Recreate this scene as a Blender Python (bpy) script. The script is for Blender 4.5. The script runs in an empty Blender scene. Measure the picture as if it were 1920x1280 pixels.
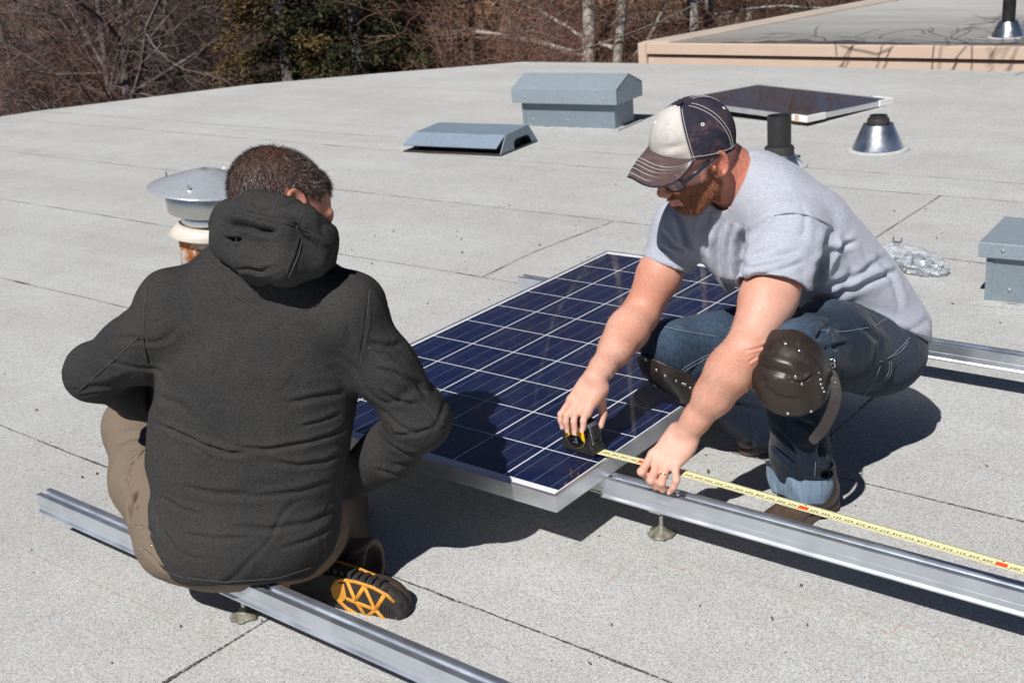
import bpy, bmesh, math, random
import numpy as np
from mathutils import Vector, Matrix, Euler, noise as mnoise
R = math.radians
sc = bpy.context.scene
col = sc.collection

# ------------------------------------------------------------------ camera
CAM = np.array([1.48878, -1.87199, 1.42429])
ROT = np.array([[0.779529, -0.155949, 0.606642], [0.620892, 0.320154, -0.715538], [-0.082632, 0.934442, 0.346396]])
FPX = 2241.3
cd = bpy.data.cameras.new('camera'); cam = bpy.data.objects.new('camera', cd); col.objects.link(cam)
m4 = Matrix.Identity(4)
for i in range(3):
    for j in range(3): m4[i][j] = ROT[i][j]
    m4[i][3] = CAM[i]
cam.matrix_world = m4
cd.sensor_width = 36; cd.lens = FPX / 1920 * 36
cd.clip_start = .05; cd.clip_end = 600
cd.dof.use_dof = True; cd.dof.focus_distance = 2.65; cd.dof.aperture_fstop = 9
sc.camera = cam

# ------------------------------------------------------------------ light
SUN = Vector((.20, -.83, 1.0)).normalized()
w = bpy.data.worlds.new('World'); sc.world = w; w.use_nodes = True
nt = w.node_tree
sky = nt.nodes.new('ShaderNodeTexSky'); sky.sky_type = 'NISHITA'; sky.sun_disc = False
sky.sun_elevation = math.asin(SUN.z); sky.sun_rotation = math.atan2(SUN.x, SUN.y)
sky.air_density = .55; sky.dust_density = .05; sky.ozone_density = 2.0; sky.altitude = 2500
bg = nt.nodes['Background']; nt.links.new(sky.outputs[0], bg.inputs[0]); bg.inputs[1].default_value = .05
sd = bpy.data.lights.new('sun', 'SUN'); sun = bpy.data.objects.new('sun', sd); col.objects.link(sun)
sd.energy = 5.0; sd.angle = R(.53); sd.color = (1, .975, .935)
sun.rotation_euler = (-SUN).to_track_quat('-Z', 'Y').to_euler(); sun.location = (0, 0, 20)
sc.view_settings.view_transform = 'Standard'; sc.view_settings.look = 'None'
sc.view_settings.exposure = 0.06; sc.view_settings.gamma = 1
sc.render.film_transparent = False

# ------------------------------------------------------------------ helpers
def ray(u, v): return ROT @ np.array([(u - 960) / FPX, -(v - 640) / FPX, -1.0])
def at(u, v, d): return CAM + ray(u, v) * d                 # point at depth d along the view axis
def gz(u, v, z=0.0):                                        # point where the sight line meets height z
    r = ray(u, v); t = (z - CAM[2]) / r[2]; return CAM + t * r
def V(a): return Vector((float(a[0]), float(a[1]), float(a[2])))

def tag(o, label=None, cat=None, group=None, kind=None):
    if label: o['label'] = label
    if cat: o['category'] = cat
    if group: o['group'] = group
    if kind: o['kind'] = kind
    return o
def empty(name, loc=(0, 0, 0), rz=0):
    o = bpy.data.objects.new(name, None); col.objects.link(o); o.location = loc; o.rotation_euler = (0, 0, rz)
    o.empty_display_size = .1
    return o

class MB:
    def __init__(s): s.v = []; s.f = []
    def add(s, vs, fs):
        b = len(s.v); s.v += [tuple(map(float, p)) for p in vs]; s.f += [tuple(b + i for i in f) for f in fs]
    def box(s, c, size, rot=None, bev=0):
        hx, hy, hz = [d / 2 for d in size]
        vs = [Vector((x * hx, y * hy, z * hz)) for z in (-1, 1) for y in (-1, 1) for x in (-1, 1)]
        if rot is not None: vs = [rot @ p for p in vs]
        vs = [p + Vector(c) for p in vs]
        s.add(vs, [(0, 2, 3, 1), (4, 5, 7, 6), (0, 1, 5, 4), (2, 6, 7, 3), (0, 4, 6, 2), (1, 3, 7, 5)])
    def prism(s, pts, d):                                   # closed 3D polygon pushed along d
        n = len(pts); P = [Vector(p) for p in pts]; Q = [p + Vector(d) for p in P]
        s.add(P + Q, [tuple(range(n))[::-1], tuple(range(n, 2 * n))] + [(i, (i + 1) % n, n + (i + 1) % n, n + i) for i in range(n)])
    def lathe(s, prof, c=(0, 0, 0), n=32, rot=None, cap=True):
        vs = []
        for r, z in prof:
            for k in range(n):
                a = 2 * math.pi * k / n; p = Vector((r * math.cos(a), r * math.sin(a), z))
                if rot is not None: p = rot @ p
                vs.append(p + Vector(c))
        fs = [(i * n + k, i * n + (k + 1) % n, (i + 1) * n + (k + 1) % n, (i + 1) * n + k) for i in range(len(prof) - 1) for k in range(n)]
        if cap: fs += [tuple(range(n))[::-1], tuple(range((len(prof) - 1) * n, len(prof) * n))]
        s.add(vs, fs)
    def tube(s, pts, rad, n=8, cap=True, flat=1.0, up=None):
        pts = [Vector(p) for p in pts]
        if not hasattr(rad, '__len__'): rad = [rad] * len(pts)
        t = (pts[1] - pts[0]).normalized()
        x = Vector(up) if up is not None else (Vector((0, 0, 1)) if abs(t.z) < .9 else Vector((1, 0, 0)))
        vs = []
        for i, p in enumerate(pts):
            t = (pts[min(i + 1, len(pts) - 1)] - pts[max(i - 1, 0)])
            if t.length < 1e-9: t = Vector((0, 0, 1))
            t.normalize()
            x = x - t * x.dot(t)
            if x.length < 1e-6: x = t.orthogonal()
            x.normalize(); y = t.cross(x)
            for k in range(n):
                a = 2 * math.pi * k / n; vs.append(p + x * (rad[i] * flat * math.cos(a)) + y * (rad[i] * math.sin(a)))
        m = len(pts)
        fs = [(i * n + k, i * n + (k + 1) % n, (i + 1) * n + (k + 1) % n, (i + 1) * n + k) for i in range(m - 1) for k in range(n)]
        if cap: fs += [tuple(range(n))[::-1], tuple(range((m - 1) * n, m * n))]
        s.add(vs, fs)
    def build(s, name, mat, parent=None, smooth=False, bevel=0, auto=None, loc=None):
        me = bpy.data.meshes.new(name); me.from_pydata(s.v, [], s.f); me.validate(); me.update()
        if smooth or auto: me.polygons.foreach_set('use_smooth', [True] * len(me.polygons))
        if auto and not bevel:
            try: me.set_sharp_from_angle(angle=R(auto))
            except Exception: pass
        o = bpy.data.objects.new(name, me); col.objects.link(o)
        if mat: me.materials.append(mat)
        if parent: o.parent = parent
        if loc is not None: o.location = loc
        if bevel:
            b = o.modifiers.new('bevel', 'BEVEL'); b.width = bevel; b.segments = 2; b.limit_method = 'ANGLE'; b.angle_limit = R(35)
            b.harden_normals = False
        return o

# ------------------------------------------------------------------ materials
class MT:
    """small node builder"""
    def __init__(s, name):
        s.m = bpy.data.materials.new(name); s.m.use_nodes = True; s.t = s.m.node_tree
        s.b = s.t.nodes['Principled BSDF']; s.co = s.t.nodes.new('ShaderNodeTexCoord')
    def n(s, typ, **kw):
        nd = s.t.nodes.new(typ)
        for k, v in kw.items():
            if k.startswith('i_'):
                key = k[2:]; key = int(key) if key.isdigit() else key.replace('_', ' ')
                s.set(nd.inputs[key], v)
            else: setattr(nd, k, v)
        return nd
    def set(s, sock, v):
        if isinstance(v, bpy.types.NodeSocket): s.t.links.new(v, sock)
        elif isinstance(v, (tuple, list)) and len(v) == 3 and sock.type == 'RGBA': sock.default_value = (*v, 1)
        else: sock.default_value = v
    def p(s, **kw):
        for k, v in kw.items(): s.set(s.b.inputs[k.replace('_', ' ')], v)
        return s
    def vec(s, scale=(1, 1, 1), kind='Object', rot=(0, 0, 0), loc=(0, 0, 0)):
        return s.n('ShaderNodeMapping', i_Vector=s.co.outputs[kind], i_Scale=scale, i_Rotation=rot, i_Location=loc).outputs[0]
    def noise(s, scale, detail=4, rough=.55, vec=None, dist=0, out=0):
        nd = s.n('ShaderNodeTexNoise', i_Scale=scale, i_Detail=detail, i_Roughness=rough, i_Distortion=dist)
        s.set(nd.inputs['Vector'], vec if vec is not None else s.co.outputs['Object']); return nd.outputs[out]
    def ramp(s, fac, stops, interp='LINEAR'):
        r = s.n('ShaderNodeValToRGB', i_Fac=fac); cr = r.color_ramp; cr.interpolation = interp
        while len(cr.elements) < len(stops): cr.elements.new(.5)
        for e, (p, c) in zip(cr.elements, stops):
            e.position = p; e.color = (c, c, c, 1) if not hasattr(c, '__len__') else (*c, 1)
        return r.outputs[0]
    def mix(s, fac, a, b, typ='MIX'):
        x = s.n('ShaderNodeMix', data_type='RGBA', blend_type=typ)
        s.set(x.inputs[0], fac); s.set(x.inputs[6], a); s.set(x.inputs[7], b); return x.outputs[2]
    def math(s, op, a, b=0.0, c=None, clamp=False):
        x = s.n('ShaderNodeMath', operation=op, use_clamp=clamp); s.set(x.inputs[0], a); s.set(x.inputs[1], b)
        if c is not None: s.set(x.inputs[2], c)
        return x.outputs[0]
    def bump(s, h, strength=.3, dist=.002, prev=None):
        b = s.n('ShaderNodeBump', i_Height=h, i_Strength=strength, i_Distance=dist)
        if prev is not None: s.set(b.inputs['Normal'], prev)
        s.set(s.b.inputs['Normal'], b.outputs[0]); return b.outputs[0]
    def sep(s, v):
        x = s.n('ShaderNodeSeparateXYZ', i_0=v); return x.outputs

def plain(name, c, rough=.6, metal=0, var=.15, scale=20, bump=0, bscale=60, coat=0, spec=None, dist=.002):
    m = MT(name); f = m.noise(scale, 5)
    lo = tuple(x * (1 - var) for x in c); hi = tuple(min(1, x * (1 + var)) for x in c)
    m.p(Base_Color=m.ramp(f, [(.3, lo), (.7, hi)]), Roughness=rough, Metallic=metal)
    if coat: m.p(Coat_Weight=coat, Coat_Roughness=.05)
    if spec is not None: m.p(Specular_IOR_Level=spec)
    if bump: m.bump(m.noise(bscale, 4), bump, dist)
    return m.m
# ------------------------------------------------------------------ shared materials
def roof_material():
    m = MT('mineral_roofing')
    g1 = m.noise(420, 2, .7); g2 = m.noise(160, 3, .7); big = m.noise(1.1, 5, .6); mid = m.noise(7, 5, .65)
    strip = m.noise(1.0, 4, .6, m.vec((.25, 3.5, 1)))
    wn = m.n('ShaderNodeTexVoronoi', i_Scale=330.0, feature='F1'); m.set(wn.inputs['Vector'], m.co.outputs['Object'])
    cell = m.sep(wn.outputs['Color'])[0]
    base = m.ramp(cell, [(0, (.12, .12, .12)), (.16, (.32, .32, .32)), (.5, (.53, .535, .535)), (.85, (.63, .635, .635)), (1, (.78, .78, .78))])
    base = m.mix(.45, base, m.ramp(g1, [(.34, (.20, .20, .20)), (.5, (.52, .525, .525)), (.68, (.72, .725, .725))]))
    base = m.mix(m.ramp(g2, [(.3, .4), (.6, 0)]), base, (.36, .36, .345))
    base = m.mix(1, base, m.ramp(big, [(.3, (.905, .90, .885)), (.7, (1.05, 1.052, 1.055))]), 'MULTIPLY')
    base = m.mix(1, base, m.ramp(mid, [(.3, (.95, .945, .93)), (.62, (1.02, 1.02, 1.02))]), 'MULTIPLY')
    base = m.mix(1, base, m.ramp(strip, [(.32, (.94, .935, .925)), (.6, (1.02, 1.02, 1.02))]), 'MULTIPLY')
    spot = m.ramp(m.noise(3.3, 3, .8, m.vec((1, 1, 1), loc=(5, 3, 0))), [(.70, 0), (.76, .35)])
    base = m.mix(spot, base, (.30, .27, .23))
    m.p(Base_Color=base, Roughness=.95, Specular_IOR_Level=.15)
    m.bump(m.math('ADD', m.math('MULTIPLY', cell, .6), g1), .55, .0016)
    return m.m
M_ROOF = roof_material()
def seam_material():
    m = MT('bitumen_seam'); f = m.noise(90, 4, .8); g = m.noise(9, 4, .7)
    m.p(Base_Color=m.ramp(f, [(.35, (.03, .028, .026)), (.7, (.12, .115, .105))]), Roughness=.8)
    a = m.math('MULTIPLY', m.ramp(g, [(.30, .35), (.5, 1)]), m.ramp(m.noise(240, 2, .6), [(.40, .05), (.50, 1)]))
    m.p(Alpha=a)
    return m.m
M_SEAM = seam_material()
def chalk_material():
    m = MT('red_chalk'); g = m.noise(260, 3, .8); h = m.noise(6, 3, .7)
    m.p(Base_Color=(.72, .36, .30), Roughness=1)
    m.p(Alpha=m.math('MULTIPLY', m.ramp(g, [(.47, 0), (.62, .75)]), m.ramp(h, [(.38, .1), (.6, .9)])))
    return m.m
M_CHALK = chalk_material()
def alu(name, rough=.28, c=(.80, .81, .83), streak=(4, 400, 400), var=.06, met=1.0):
    m = MT(name); f = m.noise(1, 5, .7, m.vec(streak)); g = m.noise(14, 4)
    m.p(Metallic=met, Base_Color=m.mix(1, m.ramp(f, [(.3, tuple(x * (1 - var) for x in c)), (.7, c)]), m.ramp(g, [(.3, .88), (.6, 1.0)]), 'MULTIPLY'),
        Roughness=m.ramp(m.math('ADD', m.math('MULTIPLY', f, .5), m.math('MULTIPLY', g, .5)), [(.3, rough * .8), (.7, rough * 1.35)]))
    m.bump(f, .12, .0006)
    return m.m
M_RAIL = alu('extruded_aluminium', .40, (.80, .84, .91), (3, 500, 500), met=.95)
M_FRAME = alu('anodised_frame', .42, (.84, .85, .87), (3, 3, 300), .04, met=.93)
M_STEEL = alu('zinc_steel', .35, (.62, .62, .60), (40, 40, 40))
def galv(name, c, rough=.45):
    m = MT(name)
    v = m.n('ShaderNodeTexVoronoi', i_Scale=130.0); m.set(v.inputs['Vector'], m.vec((1, 1, 1)))
    x = m.sep(v.outputs['Color'])[0]; g = m.noise(4, 5, .6); st = m.noise(1, 4, .6, m.vec((30, 30, 3)))
    b = m.ramp(x, [(0, tuple(k * .93 for k in c)), (1, tuple(min(1, k * 1.06) for k in c))])
    b = m.mix(1, b, m.ramp(g, [(.3, .93), (.7, 1.04)]), 'MULTIPLY')
    b = m.mix(m.ramp(st, [(.55, 0), (.8, .22)]), b, tuple(k * .6 for k in c))
    m.p(Base_Color=b, Metallic=.25, Roughness=m.ramp(x, [(0, rough * .9), (1, rough * 1.1)]))
    m.bump(g, .10, .003)
    return m.m
M_GALV = galv('galvanised_sheet', (.235, .29, .33), .5)
M_GALVT = galv('galvanised_lid', (.31, .37, .415), .5)
M_CONE = alu('spun_aluminium', .30, (.78, .80, .83), (60, 60, 8), .08)
M_BLACK = plain('black_plastic_pipe', (.022, .021, .022), .55, 0, .3, 30, .2, 90)
M_SEAMB = plain('bitumen', (.05, .046, .042), .7, 0, .4, 50, .4, 120)
M_RUBBER = plain('black_rubber', (.03, .028, .027), .7, 0, .3, 40)
M_SILI = plain('sealant', (.18, .17, .13), .35, 0, .5, 60, .8, 150, coat=.4)

# ------------------------------------------------------------------ the roof we stand on
RP = [(-8.9, 2.9), (-8.62, 3.75), (-7.55, 5.35), (-6.6, 6.15), (-5.55, 6.93), (-4.28, 6.97), (-1.07, 6.90), (7, 6.85), (7, -8), (-8.9, -8)]
mb = MB()
n = len(RP)
def grid_roof():
    # triangulated sheet with very slight swells
    bm = bmesh.new(); vs = [bm.verts.new((x, y, 0)) for x, y in RP]; f = bm.faces.new(vs)
    bmesh.ops.triangulate(bm, faces=[f])
    me = bpy.data.meshes.new('roof'); bm.to_mesh(me); bm.free()
    me.materials.append(M_ROOF); o = bpy.data.objects.new('roof', me); col.objects.link(o); return o
roof = grid_roof(); tag(roof, kind='structure')
fm = MB(); fm.prism([(x, y, -.004) for x, y in RP], (0, 0, -.10)); 
fasc = fm.build('roof_edge', plain('beige_fascia', (.55, .42, .33), .7, var=.08)); tag(fasc, kind='structure')
lw = MB(); cx, cy = -1.2, -.7
lw.prism([(cx + (x - cx) * .96, cy + (y - cy) * .96, -.31) for x, y in RP], (0, 0, -2.9))
tag(lw.build('house_walls', plain('beige_wall', (.50, .42, .34), .8, var=.08)), 'beige outer walls carrying the flat roof', 'house')

rng = random.Random(7)
def ribbon(mb, pts, w0, w1, z, step=.018, wob=.006, rag=1.0):
    """irregular flat strip along a polyline on the roof"""
    P = []
    for a, b in zip(pts[:-1], pts[1:]):
        a = Vector((*a, 0)); b = Vector((*b, 0)); L = (b - a).length; k = max(2, int(L / step))
        P += [a.lerp(b, i / k) for i in range(k)]
    P.append(Vector((*pts[-1], 0)))
    vs = []; N = len(P); s0 = rng.uniform(0, 99)
    for i, p in enumerate(P):
        t = (P[min(i + 1, N - 1)] - P[max(i - 1, 0)]).normalized(); nn = Vector((-t.y, t.x, 0))
        o = mnoise.noise(Vector((i * step * 1.7, s0, 0))) * wob + mnoise.noise(Vector((i * step * 14, s0, 5))) * wob * .25
        ww = w0 + (w1 - w0) * max(0, mnoise.noise(Vector((i * step * 5, s0, 9))) * 1.2 + .35) ** 1.5
        ww *= 1 + rag * .7 * mnoise.noise(Vector((i * step * 40, s0, 3)))
        q = p + nn * o
        vs += [q + nn * ww / 2 + Vector((0, 0, z)), q - nn * ww / 2 + Vector((0, 0, z))]
    mb.add(vs, [(2 * i, 2 * i + 1, 2 * i + 3, 2 * i + 2) for i in range(N - 1)])
sm = MB()
for k, (y, xa, xb) in enumerate([(-.26, -6, 3), (.67, -8, 4), (1.60, -8.5, 4), (2.52, -8.7, 4), (3.43, -8.7, 5), (3.76, -8.6, 5), (-1.18, -3, 4), (-2.1, -3, 4)]):
    st = .018 if y < 3 else .04
    ribbon(sm, [(xa, y + .01), ((xa + xb) / 2, y), (xb, y)], .0026, .0125 if y < 1 else .009, .002, st, .008)
for a in [[(-1.58, 1.6), (-1.60, 1.95), (-1.56, 2.52)], [(-.385, 2.52), (-.39, 3.43)], [(.245, .67), (.24, 1.6)], [(-.405, -.26), (-.41, -.6), (-.43, -1.18)]]:
    ribbon(sm, a, .004, .012, .003)
tag(sm.build('roof_seams', M_SEAM), kind='structure')
# lap edges: the roll on the near side lies 2 mm proud
lp = MB()
ch = MB()
for a in [[(-1.3, .075), (.55, .105), (2, .11)], [(-1.6, -.66), (0, -.64)], [(.72, -.2), (.735, .25)], [(.30, .9), (1.2, .86)], [(.13, .1), (.14, .02), (.15, -.2)], [(1.0, 1.0), (.97, 1.4)],
          [(-.9, -.9), (-.75, -.5)], [(.9, .45), (.88, .75)], [(-.1, .13), (1.5, .155)]]:
    ribbon(ch, a, .003, .008, .0012, .02, .004, .5)
tag(ch.build('chalk_lines', M_CHALK), kind='structure')
# loose grit, twigs and crumbs lying on the roof: too many to count
gr = MB()
for i in range(420):
    u = rng.uniform(-2.6, 1.6); v = rng.uniform(-.9, 3.2); s = rng.choice([.002, .0025, .003, .004, .006]) * rng.uniform(.6, 1.2)
    rot = Euler((rng.uniform(0, 3), rng.uniform(0, 3), rng.uniform(0, 3))).to_matrix()
    gr.box((u, v, s * .4 + .001), (s * rng.uniform(1, 2.2), s, s * .6), rot)
tag(gr.build('grit', plain('dark_grit', (.14, .10, .07), .9, var=.5)), kind='stuff')

# ------------------------------------------------------------------ solar panel
S = .1585
Z0 = .18                                                    # top of the laid panel
def panel_material(xo=0.0, yo=0.0, s=S, name='photovoltaic_cells', tint=(.0030, .0062, .034), tint2=(.0065, .0125, .060), nx=6, ny=10, warm=0, gapc=(.86, .87, .88)):
    m = MT(name); x, y, z = m.sep(m.co.outputs['Object'])[:3]
    ux = m.math('DIVIDE', m.math('SUBTRACT', xo, x), s); vy = m.math('DIVIDE', m.math('SUBTRACT', y, yo), s)
    fx = m.math('FRACT', ux); fy = m.math('FRACT', vy)
    def edge(f, w):   # 1 near 0/1
        return m.math('GREATER_THAN', m.math('ABSOLUTE', m.math('SUBTRACT', f, .5)), .5 - w)
    gap = m.math('MAXIMUM', edge(fx, .0115), edge(fy, .0098))
    outs = m.math('MAXIMUM', m.math('MAXIMUM', m.math('LESS_THAN', ux, .005), m.math('GREATER_THAN', ux, nx - .005)),
                  m.math('MAXIMUM', m.math('LESS_THAN', vy, .005), m.math('GREATER_THAN', vy, ny - .005)))
    white = m.math('MAXIMUM', gap, outs)
    f3 = m.math('FRACT', m.math('ADD', m.math('MULTIPLY', fx, 3), 0))
    bus = m.math('LESS_THAN', m.math('ABSOLUTE', m.math('SUBTRACT', f3, .5)), .0145)
    bus = m.math('MULTIPLY', bus, m.math('SUBTRACT', 1, m.math('MULTIPLY', outs, 0.0)))
    # per-cell tone
    cb = m.n('ShaderNodeCombineXYZ', i_0=m.math('FLOOR', ux), i_1=m.math('FLOOR', vy), i_2=0.0).outputs[0]
    wn = m.n('ShaderNodeTexWhiteNoise', i_Vector=cb, noise_dimensions='3D').outputs[0]
    vo = m.n('ShaderNodeTexVoronoi', i_Scale=70.0); m.set(vo.inputs['Vector'], m.vec((1, 1, 1)))
    cr = m.sep(vo.outputs['Color'])[0]
    cell = m.mix(m.math('ADD', m.math('MULTIPLY', wn, .55), m.math('MULTIPLY', cr, .40)), tint, tint2)
    fing = m.math('MULTIPLY', m.math('LESS_THAN', m.math('FRACT', m.math('MULTIPLY', fy, 60)), .12), .10)
    cell = m.mix(fing, cell, (.06, .08, .13))
    c = m.mix(m.math('MULTIPLY', bus, .55), cell, (.22, .27, .38))
    c = m.mix(white, c, gapc)
    dust = m.ramp(m.noise(9, 6, .7), [(.42, 0), (.8, .035)])
    c = m.mix(dust, c, (.5, .47, .42))
    m.p(Base_Color=c, Roughness=.42, Coat_Weight=1.0, Coat_Roughness=m.ramp(m.noise(12, 4), [(.3, .02), (.7, .05)]), Specular_IOR_Level=.2)
    m.p(Coat_IOR=1.5)
    return m.m
def solar_panel(x1, y0, wd, ln, z, th, cellmat, label, s_margin=.012):
    root = empty('solar_panel', (x1 - wd / 2, y0 + ln / 2, z - th))
    tag(root, label, 'solar panel')
    hw, hl = wd / 2, ln / 2
    g = MB(); g.add([(-hw + .004, -hl + .004, th - .0022), (hw - .004, -hl + .004, th - .0022), (hw - .004, hl - .004, th - .0022), (-hw + .004, hl - .004, th - .0022)], [(0, 1, 2, 3)])
    g.build('glass', cellmat, root)
    b = MB(); b.box((0, 0, th - .008), (wd - .01, ln - .01, .004)); b.build('backsheet', plain('white_backsheet', (.7, .7, .68), .6, var=.03), root)
    lip = .0105
    def bar(a, b_, axis):
        # L-shaped frame section with a mitred top lip
        mb = MB()
        if axis == 'x':
            sgn = a
            yo, yi = sgn * hl, sgn * (hl - lip); y2 = sgn * (hl - .002); y3 = sgn * (hl - .026)
            # top lip (trapezoid, mitred)
            mb.prism([(-hw, yo, th), (hw, yo, th), (hw - lip, yi, th), (-hw + lip, yi, th)][::sgn], (0, 0, -.0035))
            mb.prism([(-hw, yo, th - .0035), (hw, yo, th - .0035), (hw - .002, y2, th - .0035), (-hw + .002, y2, th - .0035)][::sgn], (0, 0, -th + .0055))
            mb.prism([(-hw, yo, .002), (hw, yo, .002), (hw - .026, y3, .002), (-hw + .026, y3, .002)][::sgn], (0, 0, -.002))
        else:
            sgn = a
            xo_, xi = sgn * hw, sgn * (hw - lip); x2 = sgn * (hw - .002); x3 = sgn * (hw - .026)
            mb.prism([(xo_, -hl, th), (xo_, hl, th), (xi, hl - lip, th), (xi, -hl + lip, th)][::-sgn], (0, 0, -.0035))
            mb.prism([(xo_, -hl, th - .0035), (xo_, hl, th - .0035), (x2, hl - .002, th - .0035), (x2, -hl + .002, th - .0035)][::-sgn], (0, 0, -th + .0055))
            mb.prism([(xo_, -hl, .002), (xo_, hl, .002), (x3, hl - .026, .002), (x3, -hl + .026, .002)][::-sgn], (0, 0, -.002))
        return mb
    for ax in 'xy':
        for sg in (1, -1):
            mbb = bar(sg, 0, ax); mbb.build('frame_bar', M_FRAME, root, bevel=.0006)
    return root
PW, PL = .981, 1.643
px1, py0 = .014, -.031
cm = panel_material(xo=-px1 + PW / 2 + 0.0, yo=-PL / 2 + (0 - py0))
# object coords of the glass: origin at panel centre
panel = solar_panel(px1, py0, PW, PL, Z0, .040, cm, 'blue solar panel lying on the rails between the two crouching men')

# ------------------------------------------------------------------ mounting rails
RT = Z0 - .040                                              # rail top
def rail_profile():
    # (y, z) closed outline of the extrusion: two top lips with a slot, grooved near side
    return [(-.020, 0), (-.0065, 0), (-.0065, -.003), (-.0105, -.003), (-.0105, -.012), (.0105, -.012), (.0105, -.003), (.0065, -.003), (.0065, 0), (.020, 0),
            (.020, -.050), (.0125, -.050), (.0125, -.047), (-.016, -.047), (-.016, -.050), (-.0225, -.050), (-.0225, -.0465), (-.0185, -.041), (-.0185, -.0345), (-.020, -.033), (-.020, -.027), (-.0192, -.0262), (-.020, -.0254)]
def make_rail(xa, xb, y, label, stand, splice=None):
    root = empty('mounting_rail', ((xa + xb) / 2, y, 0)); tag(root, label, 'rail', 'aluminium mounting rails on standoffs')
    L = xb - xa; mb = MB()
    pf = rail_profile()
    mb.prism([(-L / 2, py, RT - .0006 + pz) for py, pz in pf], (L, 0, 0))
    mb.build('extrusion', M_RAIL, root, bevel=.0006)
    if splice is not None:
        s = MB(); s.prism([(splice - (xa + xb) / 2 - .12, py * .8, RT - .010 + pz * .7) for py, pz in pf], (.119, 0, 0)); s.build('splice_bar', M_STEEL, root)
    for sx in stand:
        x = sx - (xa + xb) / 2
        b = MB(); b.box((x, .012, RT - .062), (.032, .006, .034)); b.box((x, .030, RT - .0765), (.032, .042, .005)); b.build('bracket', M_STEEL, root, bevel=.0008)
        r = MB(); r.tube([(x + .002, .034, .004), (x + .002, .034, RT - .048)], .0052, 12); r.lathe([(.010, 0), (.010, .007), (.004, .0075)], (x + .002, .034, RT - .0742), 6)
        r.lathe([(.009, 0), (.009, .006), (.004, .0065)], (x + .002, .034, RT - .0858), 6)
        bo = r.build('threaded_rod', M_STEEL, root, auto=40)
        f = MB(); prof = [(.034, 0.001), (.031, .004), (.024, .0075), (.014, .012), (.008, .021), (.0055, .023)]
        f.lathe(prof, (0, 0, 0), 40)
        for i, v in enumerate(f.v):
            d = math.hypot(v[0], v[1]); k = 1 + .22 * mnoise.noise(Vector((v[0] * 60, v[1] * 60, sx * 9))) + .12 * mnoise.noise(Vector((v[0] * 190, v[1] * 190, sx * 9)))
            f.v[i] = (v[0] * k + x + .002, v[1] * k + .034, v[2] * (1 + .3 * (k - 1)) + .0008)
        f.build('sealant_foot', M_SILI, root, smooth=True)
    return root
make_rail(-1.175, 1.7, -.583, 'nearest aluminium rail, the jacketed man sits on it', [-.47, .62])
make_rail(-.0, 3.2, .178, 'aluminium rail starting under the panel corner, tape measure held above it', [.128, 1.35], splice=0.0)
make_rail(-1.16, 3.6, 1.335, 'farthest aluminium rail, running under the far end of the panel', [-.62, .92])

# ------------------------------------------------------------------ roof vents, pipes and flue
def frame_at(o, ang): return Matrix.Rotation(ang, 3, 'Z')
def hooded_vent(pa, pb, depth, h, hoodh, over, lab, ridge=True, drop=.11):
    """box curb from pa to pb (near bottom edge), going back by depth, with a folded lid"""
    a = Vector((*pa, 0)); b = Vector((*pb, 0)); d = (b - a); L = d.length; ang = math.atan2(d.y, d.x)
    c = (a + b) / 2
    root = empty('roof_vent', c, ang); tag(root, lab, 'roof vent')
    m = MB(); m.box((0, depth / 2, h / 2), (L, depth, h)); m.build('curb', M_GALV, root, bevel=.003)
    w, e = L / 2 + over, over
    o = MB()
    z0, z1 = h - .01, h + drop
    if ridge:
        prof = [(-e, z0), (-e, z1), (depth * .5, z1 + hoodh), (depth + e, z1), (depth + e, z0), (depth + e - .012, z0), (depth + e - .012, z1 - .012), (depth * .5, z1 + hoodh - .012), (-e + .012, z1 - .012), (-e + .012, z0)]
        o.prism([(-w, y, z) for y, z in prof], (2 * w, 0, 0))
        for sx in (-w, w - .004):
            o.prism([(sx, -e, z0), (sx, -e, z1), (sx, depth * .5, z1 + hoodh), (sx, depth + e, z1), (sx, depth + e, z0)], (.004, 0, 0))
    else:
        o.prism([(-w, -e, z0), (w, -e, z0), (w, depth + e, z0), (-w, depth + e, z0)], (0, 0, drop))
    hd = o.build('hood', M_GALVT, root, bevel=.0025)
    for sx in (-.42, 0, .42):
        sw = MB(); q_ = Matrix.Rotation(R(90), 3, 'X'); sw.lathe([(.006, -.001), (.006, .002), (.003, .0035), (.0003, .004)], (sx * L, -e - .001, h + drop * .35), 10, q_); sw.build('screw', M_STEEL, root)
        sw = MB(); sw.lathe([(.006, -.001), (.006, .002), (.003, .0035), (.0003, .004)], (sx * L * .92, -.001, h * .30), 10, q_); sw.build('screw', M_STEEL, root)
    sl = MB(); P_ = [(-L / 2 - .01, -.012), (L / 2 + .01, -.012), (L / 2 + .012, depth)]; pp = []
    for a_, b_ in zip(P_[:-1], P_[1:]):
        for k in range(30): t_ = k / 30; x_, y_ = a_[0] + (b_[0] - a_[0]) * t_, a_[1] + (b_[1] - a_[1]) * t_; pp.append((x_, y_ + .004 * mnoise.noise(Vector((x_ * 30, y_ * 30, c.x))), .004))
    sl.tube(pp, [.004 + .006 * abs(mnoise.noise(Vector((i * .35, c.y, 0)))) for i in range(len(pp))], 6); sl.build('bitumen_bead', M_SEAMB, root, smooth=True)
    fd = MB(); fd.box((-L / 2 + .012, -.0015, h / 2 - .01), (.022, .004, h - .03)); fd.build('folded_seam', M_GALV, root, bevel=.001)
    fl = MB(); fl.prism([(-L / 2 - .04, -.04, .001), (L / 2 + .04, -.04, .001), (L / 2 + .04, depth + .04, .001), (-L / 2 - .04, depth + .04, .001)], (0, 0, .008)); fl.build('flashing', M_ROOF, root)
    return root
hooded_vent((-3.48, 4.30), (-2.795, 4.37), .26, .175, .075, .045, 'tall galvanised vent with peaked hood in the background', drop=.085)
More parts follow.
